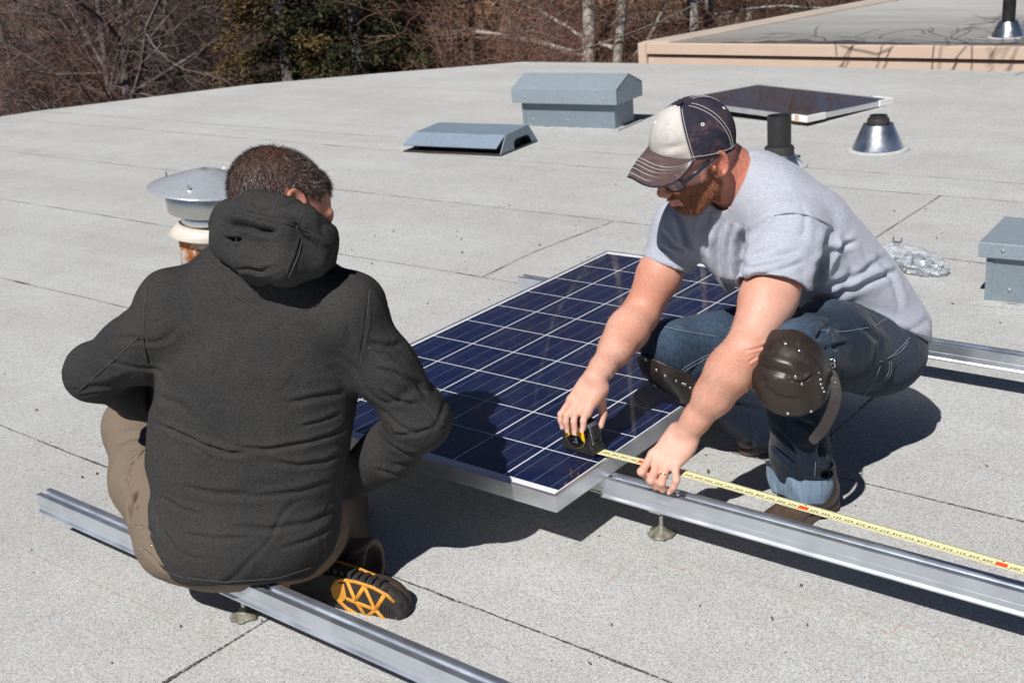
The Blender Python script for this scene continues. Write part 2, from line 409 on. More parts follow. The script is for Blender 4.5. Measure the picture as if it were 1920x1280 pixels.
# the right one, cut by the picture edge
hooded_vent((.245, 2.10), (.95, 2.15), .30, .175, 0, .022, 'square galvanised vent box at right edge beside the hardware bag', ridge=False, drop=.052)
# low slant-back vent
def low_vent():
    a = Vector((-3.74, 3.45, 0)); b = Vector((-3.04, 3.53, 0)); d = b - a; L = d.length; ang = math.atan2(d.y, d.x)
    root = empty('roof_vent', (a + b) / 2, ang); tag(root, 'low grey slant-sided louvre vent left of the peaked one', 'roof vent')
    hw = L / 2; D = .36; zb, zt = .045, .112
    o = MB()
    # top, front and back slopes
    bot = [(-hw - .01, -.03, zb), (hw - .02, -.03, zb), (hw - .02, D + .05, zb - .04), (-hw - .01, D + .05, zb - .04)]
    top = [(-hw + .04, .05, zt), (hw - .0, .05, zt), (hw - .0, D - .05, zt + .01), (-hw + .04, D - .05, zt + .01)]
    o.add(bot + top, [(4, 5, 6, 7), (0, 1, 5, 4), (2, 3, 7, 6), (3, 0, 4, 7)])
    s = o.build('hood', galv('blue_grey_sheet', (.25, .32, .40), .45), root); md = s.modifiers.new('s', 'SOLIDIFY'); md.thickness = .004; md.offset = -1
    e = MB()   # right end plate with an arched opening
    pts = [(-.03, .0), (.05, zt), (D - .05, zt + .01), (D + .05, .0), (D - .01, 0)]
    arch = [(D - .05, .055), (D - .08, .068), (.16, .068), (.13, .055), (.13, 0)]
    e.prism([(hw + .0, y, z) for y, z in pts + arch], (.006, 0, 0)); e.build('end_plate', M_GALV, root)
    i = MB(); i.box((-.0, D / 2, .03), (L - .10, D - .12, .056)); i.box((-hw + .06, .03, .03), (.04, .03, .05)); i.build('inner_collar', M_RUBBER, root)
    f = MB(); f.box((0, D / 2 - .0, .005), (L + .02, D + .06, .008)); f.build('flashing', M_RUBBER, root)
low_vent()
def pipe_vent(c, r0, r1, h, pr, ph, lab, collar=True, name='vent_pipe'):
    root = empty(name, (c[0], c[1], 0)); tag(root, lab, 'vent pipe')
    f = MB(); f.lathe([(r0 * 1.22, .001), (r0 * 1.2, .008), (r0 * 1.02, .010)], n=48); f.build('flange', M_ROOF, root, auto=40)
    k = MB(); k.lathe([(r0, .008), (r0 * .99, .016), (r1, h), (r1 - .004, h)], n=56, cap=False); k.build('cone_flashing', M_CONE, root, auto=40)
    p = MB(); p.lathe([(pr, h - .05), (pr, h + ph), (pr * .84, h + ph), (pr * .84, h + ph - .15), (0.001, h + ph - .15)], n=40); p.build('pipe', M_BLACK, root, auto=40)
    if collar:
        q = MB(); q.lathe([(pr * 1.25, h - .012), (pr * 1.25, h + .022), (pr * 1.18, h + .03), (pr * 1.03, h + .033)], n=40, cap=False); q.build('rubber_collar', M_RUBBER, root, auto=40)
    return root
pipe_vent((-1.035, 4.27), .135, .078, .140, .046, .045, 'silver cone vent with short black pipe by the far solar panel')
pipe_vent((-1.355, 3.76), .12, .068, .075, .061, .190, 'tall black vent pipe rising behind the cap wearer\'s shoulder')
pipe_vent((-1.73, 8.63), .13, .075, .13, .052, .26, 'thin black vent pipe on the neighbouring flat roof', False)

# rusty flue with rain cap, left of the jacketed man
def flue():
    c = gz(399, 545, 0.0); d0 = float((np.array(c) - CAM) @ (-ROT[:, 2]))
    base = Vector((c[0], c[1], 0))
    root = empty('chimney_flue', base); tag(root, 'rusty metal flue with wide silver rain cap behind the jacketed man', 'flue')
    up = (V(at(386, 300, d0 - .20)) - base).normalized(); q = Vector((0, 0, 1)).rotation_difference(up).to_matrix()
    hgt = (V(at(386, 300, d0)) - base).length
    px = d0 / FPX
    def rust():
        m = MT('rusty_enamel'); f = m.noise(10, 6, .7, dist=.6); g = m.noise(60, 5, .8)
        b = m.ramp(f, [(.30, (.05, .018, .012)), (.42, (.30, .085, .018)), (.50, (.52, .20, .04)), (.55, (.62, .60, .56)), (.75, (.72, .71, .68))])
        m.p(Base_Color=m.mix(m.ramp(g, [(.4, .5), (.7, 0)]), b, (.16, .05, .02)), Roughness=.75); m.bump(g, .3, .002); return m.m
    def L(name, prof, mat, off=(0, 0), **k):
        mb = MB(); mb.lathe([(r * px, z * px) for r, z in prof], (0, 0, 0), 48, q, cap=False)
        if off != (0, 0): mb.v = [(a + off[0] * px, b + off[1] * px, c_) for a, b, c_ in mb.v]
        o = mb.build(name, mat, root, auto=50); md = o.modifiers.new('s', 'SOLIDIFY'); md.thickness = .0015; return o
    L('stack', [(50, -30), (56, 100), (56, 118)], rust())
    L('storm_collar', [(74, 114), (57, 131), (50, 134)], plain('cream_enamel', (.62, .57, .50), .45, var=.1, scale=30))
    L('neck', [(50, 128), (50, 158)], M_CONE)
    L('cap_band', [(71, 156), (72, 157), (79, 206)], M_STEEL)
    L('rain_cap', [(106, 200), (101, 203), (58, 219), (20, 231), (2, 235)], galv('worn_cap', (.42, .44, .48), .34))
    for k in range(4):
        a = k * math.pi / 2 + .5; b = MB()
        b.box(q @ Vector((math.cos(a) * 78 * px, math.sin(a) * 78 * px, 205 * px)), (.012, .003, 30 * px), q @ Matrix.Rotation(a + math.pi / 2, 3, 'Z'))
        b.build('cap_strut', M_STEEL, root)
    t = MB(); t.prism([q @ (Vector((x, y, 236)) * px) for x, y in ((-52, -34), (-4, -42), (8, -2), (-40, 6))], q @ Vector((0, 0, .003)))
flue()

# far panel lying on the roof with card corner guards
fr = empty('solar_panel', (-1.55, 4.52, .0)); 
def far_panel():
    W, Lh = .80, 1.10; Rz = Matrix.Rotation(1.324, 3, 'Z') @ Matrix.Rotation(.030, 3, 'Y') @ Matrix.Rotation(.018, 3, 'X')
    tz = Rz @ Vector((0, 0, 1)); loc = V(gz(1514, 219, .060)) - tz * .032
    fr.matrix_world = Matrix.Translation(loc) @ Rz.to_4x4()
    tag(fr, 'second solar panel propped almost flat in the background with white corner guards', 'solar panel')
    th = .032
    cmf = panel_material(xo=W - .015, yo=.02, s=(W - .03) / 6, name='far_cells', tint=(.022, .014, .013), tint2=(.040, .028, .026), ny=12, gapc=(.10, .085, .08))
    g = MB(); g.add([(.006, .006, th - .002), (W - .006, .006, th - .002), (W - .006, Lh - .006, th - .002), (.006, Lh - .006, th - .002)], [(0, 1, 2, 3)]); g.build('glass', cmf, fr)
    for c, s in (((W / 2, .005, th / 2), (W, .010, th)), ((W / 2, Lh - .005, th / 2), (W, .010, th)), ((.005, Lh / 2, th / 2), (.010, Lh - .0202, th)), ((W - .005, Lh / 2, th / 2), (.010, Lh - .0202, th))):
        b = MB(); b.box(c, s); b.build('frame_bar', M_FRAME, fr)
    M_CARD = plain('white_card', (.8, .79, .77), .7, var=.04)
    for (x, y, sx, sy) in ((-.006, -.006, .17, .12), (W - .11, -.006, .14, .15)):
        b = MB(); b.box((x + sx / 2, y + .008, th / 2 + .001), (sx, .016, th + .006)); b.box((x + (.008 if x < .1 else sx - .008), y + sy / 2 + .008, th / 2 + .001), (.016, sy - .016, th + .006)); b.build('corner_guard', M_CARD, fr)
    t = MB(); t.box((-.0075, .075, th / 2), (.004, .03, th + .008)); t.build('tape_strip', plain('brown_tape', (.60, .42, .28), .5, var=.05), fr)
    for x, y in ((.10, .12), (.10, Lh - .12)):
        h_ = (Rz @ Vector((x, y, 0)) + loc).z; bl = MB(); bl.box((x, y, -h_ / 2), (.12, .12, h_ * .97)); bl.build('support_block', plain('timber_block', (.35, .25, .16), .8), fr)
far_panel()

# clear bag of clamps and bolts
def hardware_bag():
    c = gz(1692, 500, 0.0)
    root = empty('hardware_bag', (c[0] + .05, c[1] - .02, 0), R(-8)); tag(root, 'clear plastic bag full of silver clamps lying by the farthest rail', 'bag')
    rg = random.Random(5)
    m = MT('clear_plastic'); m.p(Base_Color=(.80, .87, .95), Roughness=.12, Alpha=m.ramp(m.noise(26, 4, .6, dist=1.0), [(.38, .18), (.66, .62)]), Specular_IOR_Level=.9)
    m.bump(m.noise(30, 5, .7, dist=1.5), 1.0, .02)
    bm = bmesh.new(); bmesh.ops.create_icosphere(bm, subdivisions=5, radius=1)
    for v in bm.verts:
        p = v.co.copy(); f = 1 + .16 * mnoise.noise(p * 3) + .10 * mnoise.noise(p * 7 + Vector((3, 1, 2))) + .05 * abs(mnoise.noise(p * 15))
        v.co = Vector((p.x * .135 * f, p.y * .075 * f, max(.003, p.z * .05 * f + .036 - .022 * p.x)))
    me = bpy.data.meshes.new('bag_film'); bm.to_mesh(me); bm.free(); me.materials.append(m.m)
    me.polygons.foreach_set('use_smooth', [True] * len(me.polygons))
    o = bpy.data.objects.new('bag_film', me); col.objects.link(o); o.parent = root
    for i in range(46):
        a = rg.uniform(0, 6.28); r = rg.uniform(0, .95) ** .6; x, y = math.cos(a) * r * .11, math.sin(a) * r * .055
        z = rg.uniform(.008, .05 * (1 - r * .6)); rot = Euler((rg.uniform(0, 3), rg.uniform(0, 3), rg.uniform(0, 3))).to_matrix()
        b = MB(); s = rg.uniform(.8, 1.2)
        U = [(-.014, 0), (-.014, .02), (-.018, .02), (-.018, .023), (-.011, .023), (-.011, .003), (.011, .003), (.011, .023), (.018, .023), (.018, .02), (.014, .02), (.014, 0)]
        b.prism([Vector((x, y, z)) + rot @ (Vector((p, -.012, q)) * s) for p, q in U], rot @ Vector((0, .028, 0)))
        b.build('clamp', M_STEEL, root)
    b = MB(); rot = Euler((.3, .2, .6)).to_matrix(); U = [(-.016, 0), (-.016, .022), (-.013, .022), (-.013, .003), (.013, .003), (.013, .022), (.016, .022), (.016, 0)]
    b.prism([Vector((-.085, .02, .082)) + rot @ Vector((p, -.014, q)) for p, q in U], rot @ Vector((0, .03, 0))); b.build('clamp', M_STEEL, root)
hardware_bag()
# ------------------------------------------------------------------ ground, neighbouring building, houses
GZ = -3.3
def ground_mat():
    m = MT('leaf_litter'); a = m.noise(.35, 6, .7); b = m.noise(6, 5, .8)
    m.p(Base_Color=m.mix(m.ramp(b, [(.35, .6), (.7, 0)]), m.ramp(a, [(.3, (.045, .030, .022)), (.5, (.085, .055, .038)), (.7, (.12, .095, .05))]), (.02, .014, .010)), Roughness=1)
    m.bump(b, .8, .1); return m.m
gq = MB(); gq.add([(-160, -120, GZ), (120, -120, GZ), (120, 200, GZ), (-160, 200, GZ)], [(0, 1, 2, 3)]); tag(gq.build('ground', ground_mat()), kind='structure')

def siding_mat(name, c, pitch=.115):
    m = MT(name); z = m.sep(m.co.outputs['Object'])[2]
    f = m.math('FRACT', m.math('DIVIDE', z, pitch)); n_ = m.noise(1.5, 4)
    m.p(Base_Color=m.mix(1, c, m.ramp(n_, [(.3, .92), (.7, 1.05)]), 'MULTIPLY'), Roughness=.6)
    m.bump(f, .9, .010); return m.m
nb_ = empty('neighbour_building', (-1, 12, 0)); tag(nb_, 'neighbouring flat-roofed building with peach siding and a puddle on its roof', 'building')
NO = Vector((-1, 12, 0))
NP = [(-4.96, 8.06), (9, 7.75), (9, 26), (-.6, 26), (-4.02, 11.8)]
def nprism(name, pts, z, h, mat, **k):
    q = MB(); q.prism([(x - NO.x, y - NO.y, z) for x, y in pts], (0, 0, h)); return q.build(name, mat, nb_, **k)
def nroof_mat():
    m = MT('weathered_grey_roof'); x, y, z = m.sep(m.co.outputs['Object'])[:3]
    a = m.noise(1, 5, .7, m.vec((.5, 3.2, 1))); b = m.noise(2.2, 5, .7, m.vec((.6, 1.5, 1))); g = m.noise(200, 2, .7)
    c = m.mix(1, m.ramp(a, [(.3, (.36, .35, .33)), (.7, (.50, .50, .48))]), m.ramp(g, [(.3, .85), (.7, 1.1)]), 'MULTIPLY')
    near = m.ramp(m.math('ADD', m.math('MULTIPLY', m.math('ADD', y, 4.0), .24), m.math('MULTIPLY', b, .55)), [(.20, 1), (.55, .45), (1.0, 0)])   # ponding stain by the edge
    c = m.mix(m.math('MULTIPLY', near, m.ramp(b, [(.3, .5), (.6, .95)])), c, (.07, .058, .052))
    m.p(Base_Color=c, Roughness=.9); return m.m
M_PEACH = siding_mat('peach_siding', (.66, .47, .35), .16); M_PEACHF = plain('peach_fascia', (.68, .52, .41), .5, var=.04, scale=3)
nprism('roof_membrane', [(x * .999, y) for x, y in NP], -.006, .004, nroof_mat())
inn = [(-4.86, 8.13), (9, 7.85), (9, 26), (-.5, 26), (-3.9, 11.85)]
nprism('wall', [(-4.90, 8.13), (9, 7.85), (9, 25.9), (-.5, 25.9), (-3.95, 11.8)], -3.3, 3.293, M_PEACH)
q = MB(); q.prism([(-4.97 - NO.x, 8.04 - NO.y, -.085), (9 - NO.x, 7.73 - NO.y, -.085), (9 - NO.x, 7.82 - NO.y, -.085), (-4.97 - NO.x, 8.10 - NO.y, -.085)], (0, 0, .10)); q.build('front_fascia', M_PEACHF, nb_, bevel=.004)
q = MB(); q.prism([(-4.96 - NO.x, 8.07 - NO.y, -.235), (9 - NO.x, 7.76 - NO.y, -.235), (9 - NO.x, 7.82 - NO.y, -.235), (-4.96 - NO.x, 8.11 - NO.y, -.235)], (0, 0, .135)); q.build('lower_board', M_PEACHF, nb_, bevel=.004)
q = MB(); q.prism([(-4.99 - NO.x, 8.02 - NO.y, -.62), (-4.90 - NO.x, 8.02 - NO.y, -.62), (-4.90 - NO.x, 8.12 - NO.y, -.62), (-4.99 - NO.x, 8.12 - NO.y, -.62)], (0, 0, .64)); q.build('corner_board', M_PEACHF, nb_, bevel=.004)
q = MB(); q.prism([(-5.0 - NO.x, 8.12 - NO.y, -.12), (-4.70 - NO.x, 8.12 - NO.y, -.12), (-3.78 - NO.x, 11.8 - NO.y, -.12), (-.35 - NO.x, 26 - NO.y, -.12), (-.62 - NO.x, 26 - NO.y, -.12), (-4.06 - NO.x, 11.8 - NO.y, -.12)], (0, 0, .145)); q.build('side_coping', plain('pinkish_coping', (.50, .42, .36), .6, var=.1, scale=3), nb_, bevel=.01)
M_PUD = MT('puddle_water'); M_PUD.p(Base_Color=(.03, .035, .04), Roughness=.04, Specular_IOR_Level=.8); M_PUD.bump(M_PUD.noise(3, 3, .6, M_PUD.vec((1, 3, 1))), .5, .03)
A_, B_ = gz(1345, 79, 0), gz(1745, 82, 0); q = MB(); vs = []
for i in range(41):
    t_ = i / 40; p = A_ * (1 - t_) + B_ * t_; w_ = math.sin(math.pi * t_) ** .5 * (.30 + .22 * mnoise.noise(Vector((t_ * 9, 0, 0))))
    yb = 8.12 - (p[0] + 4.96) * .0222; vs += [(p[0], yb, .0015), (p[0], yb + max(.01, w_), .0015)]
q.add(vs, [(2 * i, 2 * i + 2, 2 * i + 3, 2 * i + 1) for i in range(40)]); tag(q.build('puddle', M_PUD.m), kind='structure')

def house(u, v, d, w_, dp, wallh, rooh, ang, wallc, roofc, label, name='house'):
    c = at(u, v, d); root = empty(name, (c[0], c[1], GZ), ang); tag(root, label, 'house')
    q = MB(); q.box((0, 0, wallh / 2), (w_, dp, wallh)); q.build('wall', siding_mat('siding', wallc, .18), root)
    m = MT('shake_roof'); z = m.sep(m.co.outputs['Object'])[2]; f = m.math('FRACT', m.math('DIVIDE', z, .12)); n_ = m.noise(1, 4, .8, m.vec((3, 3, 30)))
    m.p(Base_Color=m.mix(m.math('LESS_THAN', f, .18), m.ramp(n_, [(.3, tuple(x * .6 for x in roofc)), (.7, tuple(x * 1.3 for x in roofc))]), tuple(x * .3 for x in roofc)), Roughness=.9)
    r_ = MB(); hw, hd_ = w_ / 2 + .5, dp / 2 + .6
    r_.prism([(-hw, -hd_, wallh), (-hw, 0, wallh + rooh), (-hw, hd_, wallh), (-hw, hd_, wallh - .15), (-hw, 0, wallh + rooh - .15), (-hw, -hd_, wallh - .15)], (2 * hw, 0, 0)); r_.build('roof', m.m, root)
    f_ = MB(); f_.box((0, -hd_ - .02, wallh - .1), (2 * hw, .04, .24)); f_.build('fascia', plain('pale_trim', (.62, .52, .40), .7), root)
    k = 0
    for x in np.arange(-w_ / 2 + 1.6, w_ / 2 - 1, 2.6):
        fr_ = MB(); fr_.box((x, -dp / 2 - .02, wallh * .62), (1.5, .06, 1.2)); fo = fr_.build('window', plain('white_frame', (.65, .62, .56), .6), root)
        g_ = MB(); g_.box((x, -dp / 2 - .06, wallh * .62), (1.3, .02, 1.0)); g_.build('pane', plain('dark_glass', (.02, .025, .03), .08), fo)
    return root
house(880, 45, 27, 9, 7, 2.5, 1.9, R(32), (.10, .065, .050), (.30, .17, .10), 'dark timber house with brown shake roof seen between the bare trees')
house(350, 80, 34, 10, 7, 2.6, 1.6, R(40), (.42, .33, .26), (.16, .12, .10), 'beige house wall glimpsed through the twigs at left')
house(1370, 22, 30, 10, 7, 2.9, 1.4, R(18), (.50, .42, .33), (.20, .17, .15), 'pale sided house behind the birch trunks at right')
q = MB(); fa, fb = at(1085, 100, 15.5), at(1235, 95, 14.5)
fr0 = empty('board_fence', ((fa[0] + fb[0]) / 2, (fa[1] + fb[1]) / 2, GZ)); tag(fr0, 'dark weathered board fence between the birch and the peach building', 'fence')
L_ = Vector((fb[0] - fa[0], fb[1] - fa[1], 0)); an = math.atan2(L_.y, L_.x); fr0.rotation_euler = (0, 0, an); M_FB = plain('dark_blue_grey_board', (.05, .055, .085), .8, var=.3)
n_ = int(L_.length / .15); q = MB()
for i in range(n_): q.box((-L_.length / 2 + (i + .5) * .15, 0, 1.15 + .02 * (i % 3)), (.135, .025, 2.3))
q.build('boards', M_FB, fr0)
for z in (.5, 1.9): q = MB(); q.box((0, .04, z), (L_.length, .05, .09)); q.build('fence_rail', M_FB, fr0)

# ------------------------------------------------------------------ trees
def bark(name, c1, c2, spots=None):
    m = MT(name); f = m.noise(1, 5, .7, m.vec((9, 9, 3))); c = m.ramp(f, [(.35, c1), (.65, c2)])
    if spots: c = m.mix(m.ramp(m.noise(1, 4, .8, m.vec((5, 5, 14))), [(.55, 0), (.62, .9)]), c, spots)
    m.p(Base_Color=c, Roughness=.9); m.bump(f, .5, .02); return m.m
M_BARK = bark('grey_bark', (.10, .08, .076), (.24, .205, .195)); M_TWIG = plain('twig_bark', (.125, .094, .090), .85, var=.5, scale=3)
M_BIRCH = bark('birch_bark', (.36, .32, .28), (.55, .51, .46), (.05, .04, .035)); M_RTWIG = plain('russet_twigs', (.175, .092, .064), .85, var=.45, scale=3)
M_PTWIG = plain('pale_twigs', (.26, .21, .18), .85, var=.35, scale=3)
class Tree:
    def __init__(s, seed): s.r = random.Random(seed); s.trunk = MB(); s.crown = MB()
    def grow(s, p, d, L, rad, lev, spec):
        r = s.r; n = (7, 6, 5, 4, 3)[lev]; P = [p.copy()]; rs = [rad]; d = d.normalized(); wob = (.035, .13, .17, .20, .22)[lev] * spec['wob']
        for i in range(n):
            d = (d + Vector((r.gauss(0, wob), r.gauss(0, wob), r.gauss(0, wob) + spec['up'][lev]))).normalized(); p = p + d * (L / n); P.append(p.copy()); rs.append(max(spec['minr'], rad * (1 - .75 * (i + 1) / n)))
        (s.trunk if lev < 2 else s.crown).tube(P, rs, (8, 6, 4, 3, 3)[lev], cap=False)
        if lev + 1 >= spec['levels']: return
        k = spec['kids'][lev]
        for i in range(k):
            t = spec['start'][lev] + (1 - spec['start'][lev]) * (i + r.random()) / k; j = min(n - 1, int(t * n)); q = P[j].lerp(P[j + 1], t * n - j)
            ax = (P[j + 1] - P[j]).normalized(); o = ax.orthogonal(); o.rotate(Matrix.Rotation(r.uniform(0, 6.283), 3, ax)); a = R(r.uniform(*spec['ang'][lev]))
            s.grow(q, ax * math.cos(a) + o * math.sin(a), L * spec['len'][lev] * r.uniform(.6, 1.15) * (1 - .35 * t), max(spec['minr'], rs[j] * spec['thin']), lev + 1, spec)
SP_A = dict(levels=5, kids=(13, 10, 7, 5), start=(.20, .2, .2, .2), ang=((35, 75), (30, 65), (30, 70), (30, 70)), len=(.55, .52, .5, .55), up=(.03, .03, .0, .0, .0), wob=1.0, thin=.50, minr=.0024)
SP_S = dict(levels=4, kids=(10, 11, 8), start=(.06, .12, .15), ang=((20, 60), (25, 60), (30, 70)), len=(.8, .6, .55), up=(.04, .05, .02, 0), wob=1.2, thin=.55, minr=.0024)
SP_B = dict(levels=5, kids=(10, 9, 7, 5), start=(.30, .25, .2, .2), ang=((40, 80), (30, 70), (30, 70), (30, 75)), len=(.48, .50, .5, .5), up=(.06, .0, -.02, -.02, 0), wob=.9, thin=.42, minr=.0024)
def make_bare(seed, H, rad, spec, mt, mc, name, stems=1):
    t = Tree(seed); r = t.r
    for k in range(stems):
        a = r.uniform(0, 6.28); t.grow(Vector((.12 * k * math.cos(a), .12 * k * math.sin(a), 0)), Vector((.10 * k * math.cos(a), .10 * k * math.sin(a), 1)), H * (1 - .12 * k), rad * (1 - .2 * k), 0, spec)
    root = empty(name); t.trunk.build('trunk', mt, root, smooth=True); t.crown.build('crown', mc, root); return root
def place(proto, used, u, d, s_, rz, label, cat, group=None):
    if proto.name in used:
        r_ = proto.copy(); col.objects.link(r_)
        for c in proto.children: k = c.copy(); col.objects.link(k); k.parent = r_
    else: r_ = proto; used.add(proto.name)
    c = at(u, 100, d); r_.location = (c[0], c[1], GZ); r_.scale = (s_,) * 3; r_.rotation_euler = (0, 0, rz)
    for k in ('group',):
        if k in r_: del r_[k]
    tag(r_, label, cat, group); return r_
used = set()
TA = make_bare(1, 8.5, .075, SP_A, M_BARK, M_TWIG, 'bare_tree', 2); TB = make_bare(2, 7.5, .060, SP_A, M_BARK, M_TWIG, 'bare_tree'); TC = make_bare(3, 7.0, .055, SP_A, M_BARK, M_RTWIG, 'bare_tree')
SA = make_bare(4, 3.6, .022, SP_S, M_BARK, M_TWIG, 'bare_shrub', 5); SB = make_bare(5, 3.4, .022, SP_S, M_BARK, M_RTWIG, 'bare_shrub', 5)
BA = make_bare(6, 9.0, .110, SP_B, M_BIRCH, M_RTWIG, 'birch_tree', 2); BB = make_bare(8, 8.5, .090, SP_B, M_BIRCH, M_PTWIG, 'birch_tree')
GL_ = 'bare trees packed together beyond the roof edge'; GS_ = 'leafless shrubs growing under the bare trees'; GR_ = 'reddish-brown leafless shrubs by the birches'
place(TA, used, 182, 14.6, 1.0, 2.2, 'grey twin-stemmed bare tree, tallest trunk at the left of the photo', 'tree')
rt = random.Random(21)
for u, d in ((20, 16), (100, 19), (260, 17), (330, 15), (420, 18), (60, 24), (210, 23), (300, 27), (470, 22), (560, 26), (-60, 17), (150, 30), (390, 30), (30, 33), (140, 16.5), (360, 20), (500, 19), (230, 19), (-20, 21), (90, 27), (340, 35), (200, 38), (480, 34), (600, 33), (700, 30)):
    place(rt.choice((TB, TB, TC)), used, u, d, rt.uniform(.8, 1.1), rt.uniform(0, 6), 'slender grey-brown bare tree in the thicket left of the evergreens', 'tree', GL_)
for u, d in ((0, 15.2), (60, 15.9), (125, 16.2), (185, 16.8), (240, 15.7), (300, 15.4), (350, 15.0), (405, 15.2), (90, 18), (270, 18), (380, 17), (460, 17.5), (30, 20), (440, 21), (330, 16)):
    place(rt.choice((SA, SA, SB)), used, u, d, rt.uniform(.78, 1.0), rt.uniform(0, 6), 'dense leafless shrub at the foot of the left-hand thicket', 'shrub', GS_)
place(BA, used, 1082, 14.0, 1.0, 2.1, 'white birch with two crossing stems left of the peach building', 'tree')
place(BB, used, 1298, 15.5, 1.15, 1.0, 'straight pale birch trunk rising behind the peach building', 'tree')
place(BB, used, 1335, 17.5, .9, 3.6, 'thinner leaning birch just right of the straight one', 'tree')
place(BB, used, 735, 17.0, .8, 4.4, 'pale spreading bare tree reaching over the dark shake roof', 'tree')
for u, d in ((830, 17), (900, 14.5), (960, 18), (1030, 20), (1130, 19), (1180, 16.5), (1240, 21), (1420, 22), (1480, 20), (1560, 24), (1000, 25), (1620, 21), (1700, 26), (900, 33), (1500, 31), (1250, 34), (1100, 32)):
    place(TC, used, u, d, rt.uniform(.75, 1.0), rt.uniform(0, 6), 'russet-twigged bare tree in the belt around the birches', 'tree', 'russet bare trees around the birches')
for u, d in ((830, 15.0), (860, 13.2), (905, 13.3), (960, 12.6), (1015, 13.0), (1060, 14.5), (1130, 13.6), (1180, 14.8), (870, 15.5), (985, 16), (1250, 17), (1340, 19), (1430, 19), (1520, 21)):
    place(SB, used, u, d, rt.uniform(.75, .98), rt.uniform(0, 6), 'low reddish-brown leafless shrub just beyond the roof edge', 'shrub', GR_)
# a bare tree right of the picture throws its twig shadows on the peach fascia
SP_O = dict(levels=4, kids=(16, 9, 6), start=(.55, .2, .2), ang=((50, 80), (25, 60), (30, 70)), len=(.48, .5, .5), up=(.03, .03, .0, .0), wob=1.3, thin=.5, minr=.006)
TO = make_bare(17, 8.2, .09, SP_O, M_BARK, M_TWIG, 'bare_tree'); TO.location = (-.30, 7.45, GZ); TO.rotation_euler = (0, 0, .6)
tag(TO, 'bare tree between the two buildings at the right, its branches overhanging the peach roof', 'tree')

def conifer(seed, H, Rb, name, c_in, c_tip, n_br, dens, shape=1.0):
    r = random.Random(seed); rs = np.random.RandomState(seed); root = empty(name)
    tr = MB(); tr.tube([(0, 0, 0), (.02, .01, H * .5), (0, 0, H)], [.12, .07, .01], 7); tr.build('trunk', M_BARK, root)
    V_, F_, A_ = [], [], []
    for b_ in range(n_br):
        h = H * (.04 + .95 * (b_ + r.random()) / n_br); t_ = h / H; L = Rb * ((1 - t_) ** .75 * shape + .05) * r.uniform(.65, 1.15); a = r.uniform(0, 6.283)
        d = Vector((math.cos(a), math.sin(a), r.uniform(-.25, .25))); base = Vector((0, 0, h))
        for k in range(int(dens * (L + .2))):
            s_ = r.random() ** .6; p = base + d * (L * s_) + Vector((0, 0, -.25 * L * s_ * s_)) + Vector((r.gauss(0, .10), r.gauss(0, .10), r.gauss(0, .07))) * (.5 + L * .35)
            dd = (d + Vector((r.gauss(0, .6), r.gauss(0, .6), r.gauss(-.1, .5)))).normalized(); sd_ = dd.orthogonal(); sd_.rotate(Matrix.Rotation(r.uniform(0, 6.28), 3, dd)); l_ = r.uniform(.03, .085); w_ = l_ * .13
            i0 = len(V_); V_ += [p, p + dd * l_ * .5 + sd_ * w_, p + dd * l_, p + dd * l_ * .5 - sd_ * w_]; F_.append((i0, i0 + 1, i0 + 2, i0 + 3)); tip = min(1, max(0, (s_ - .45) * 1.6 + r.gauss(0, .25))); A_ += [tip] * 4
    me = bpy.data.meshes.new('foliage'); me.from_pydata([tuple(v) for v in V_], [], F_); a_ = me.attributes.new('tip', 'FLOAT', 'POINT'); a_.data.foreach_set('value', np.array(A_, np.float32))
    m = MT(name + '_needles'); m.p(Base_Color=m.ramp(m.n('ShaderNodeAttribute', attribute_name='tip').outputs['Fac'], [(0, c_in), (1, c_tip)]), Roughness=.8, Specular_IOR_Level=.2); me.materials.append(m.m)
    o = bpy.data.objects.new('crown', me); col.objects.link(o); o.parent = root; return root
used2 = set()
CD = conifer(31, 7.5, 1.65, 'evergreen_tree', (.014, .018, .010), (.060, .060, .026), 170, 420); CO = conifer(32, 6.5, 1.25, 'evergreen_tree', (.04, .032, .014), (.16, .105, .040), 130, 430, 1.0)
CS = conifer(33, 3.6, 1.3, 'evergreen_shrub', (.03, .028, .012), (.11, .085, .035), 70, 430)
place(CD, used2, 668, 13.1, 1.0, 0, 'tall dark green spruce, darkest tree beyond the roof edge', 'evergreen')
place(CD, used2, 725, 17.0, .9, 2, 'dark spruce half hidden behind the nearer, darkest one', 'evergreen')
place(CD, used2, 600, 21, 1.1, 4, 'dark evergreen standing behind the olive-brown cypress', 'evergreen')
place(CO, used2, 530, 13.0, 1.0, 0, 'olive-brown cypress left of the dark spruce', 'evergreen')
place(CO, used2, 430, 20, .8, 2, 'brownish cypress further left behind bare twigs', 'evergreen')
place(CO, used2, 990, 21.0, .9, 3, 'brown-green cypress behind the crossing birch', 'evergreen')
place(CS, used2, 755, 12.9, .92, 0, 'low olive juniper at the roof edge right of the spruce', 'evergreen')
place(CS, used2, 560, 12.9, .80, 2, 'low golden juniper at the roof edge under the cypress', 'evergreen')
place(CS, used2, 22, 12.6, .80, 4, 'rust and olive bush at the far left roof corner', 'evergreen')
place(CS, used2, 1150, 17.5, .9, 1, 'dull green bush in front of the board fence', 'evergreen')
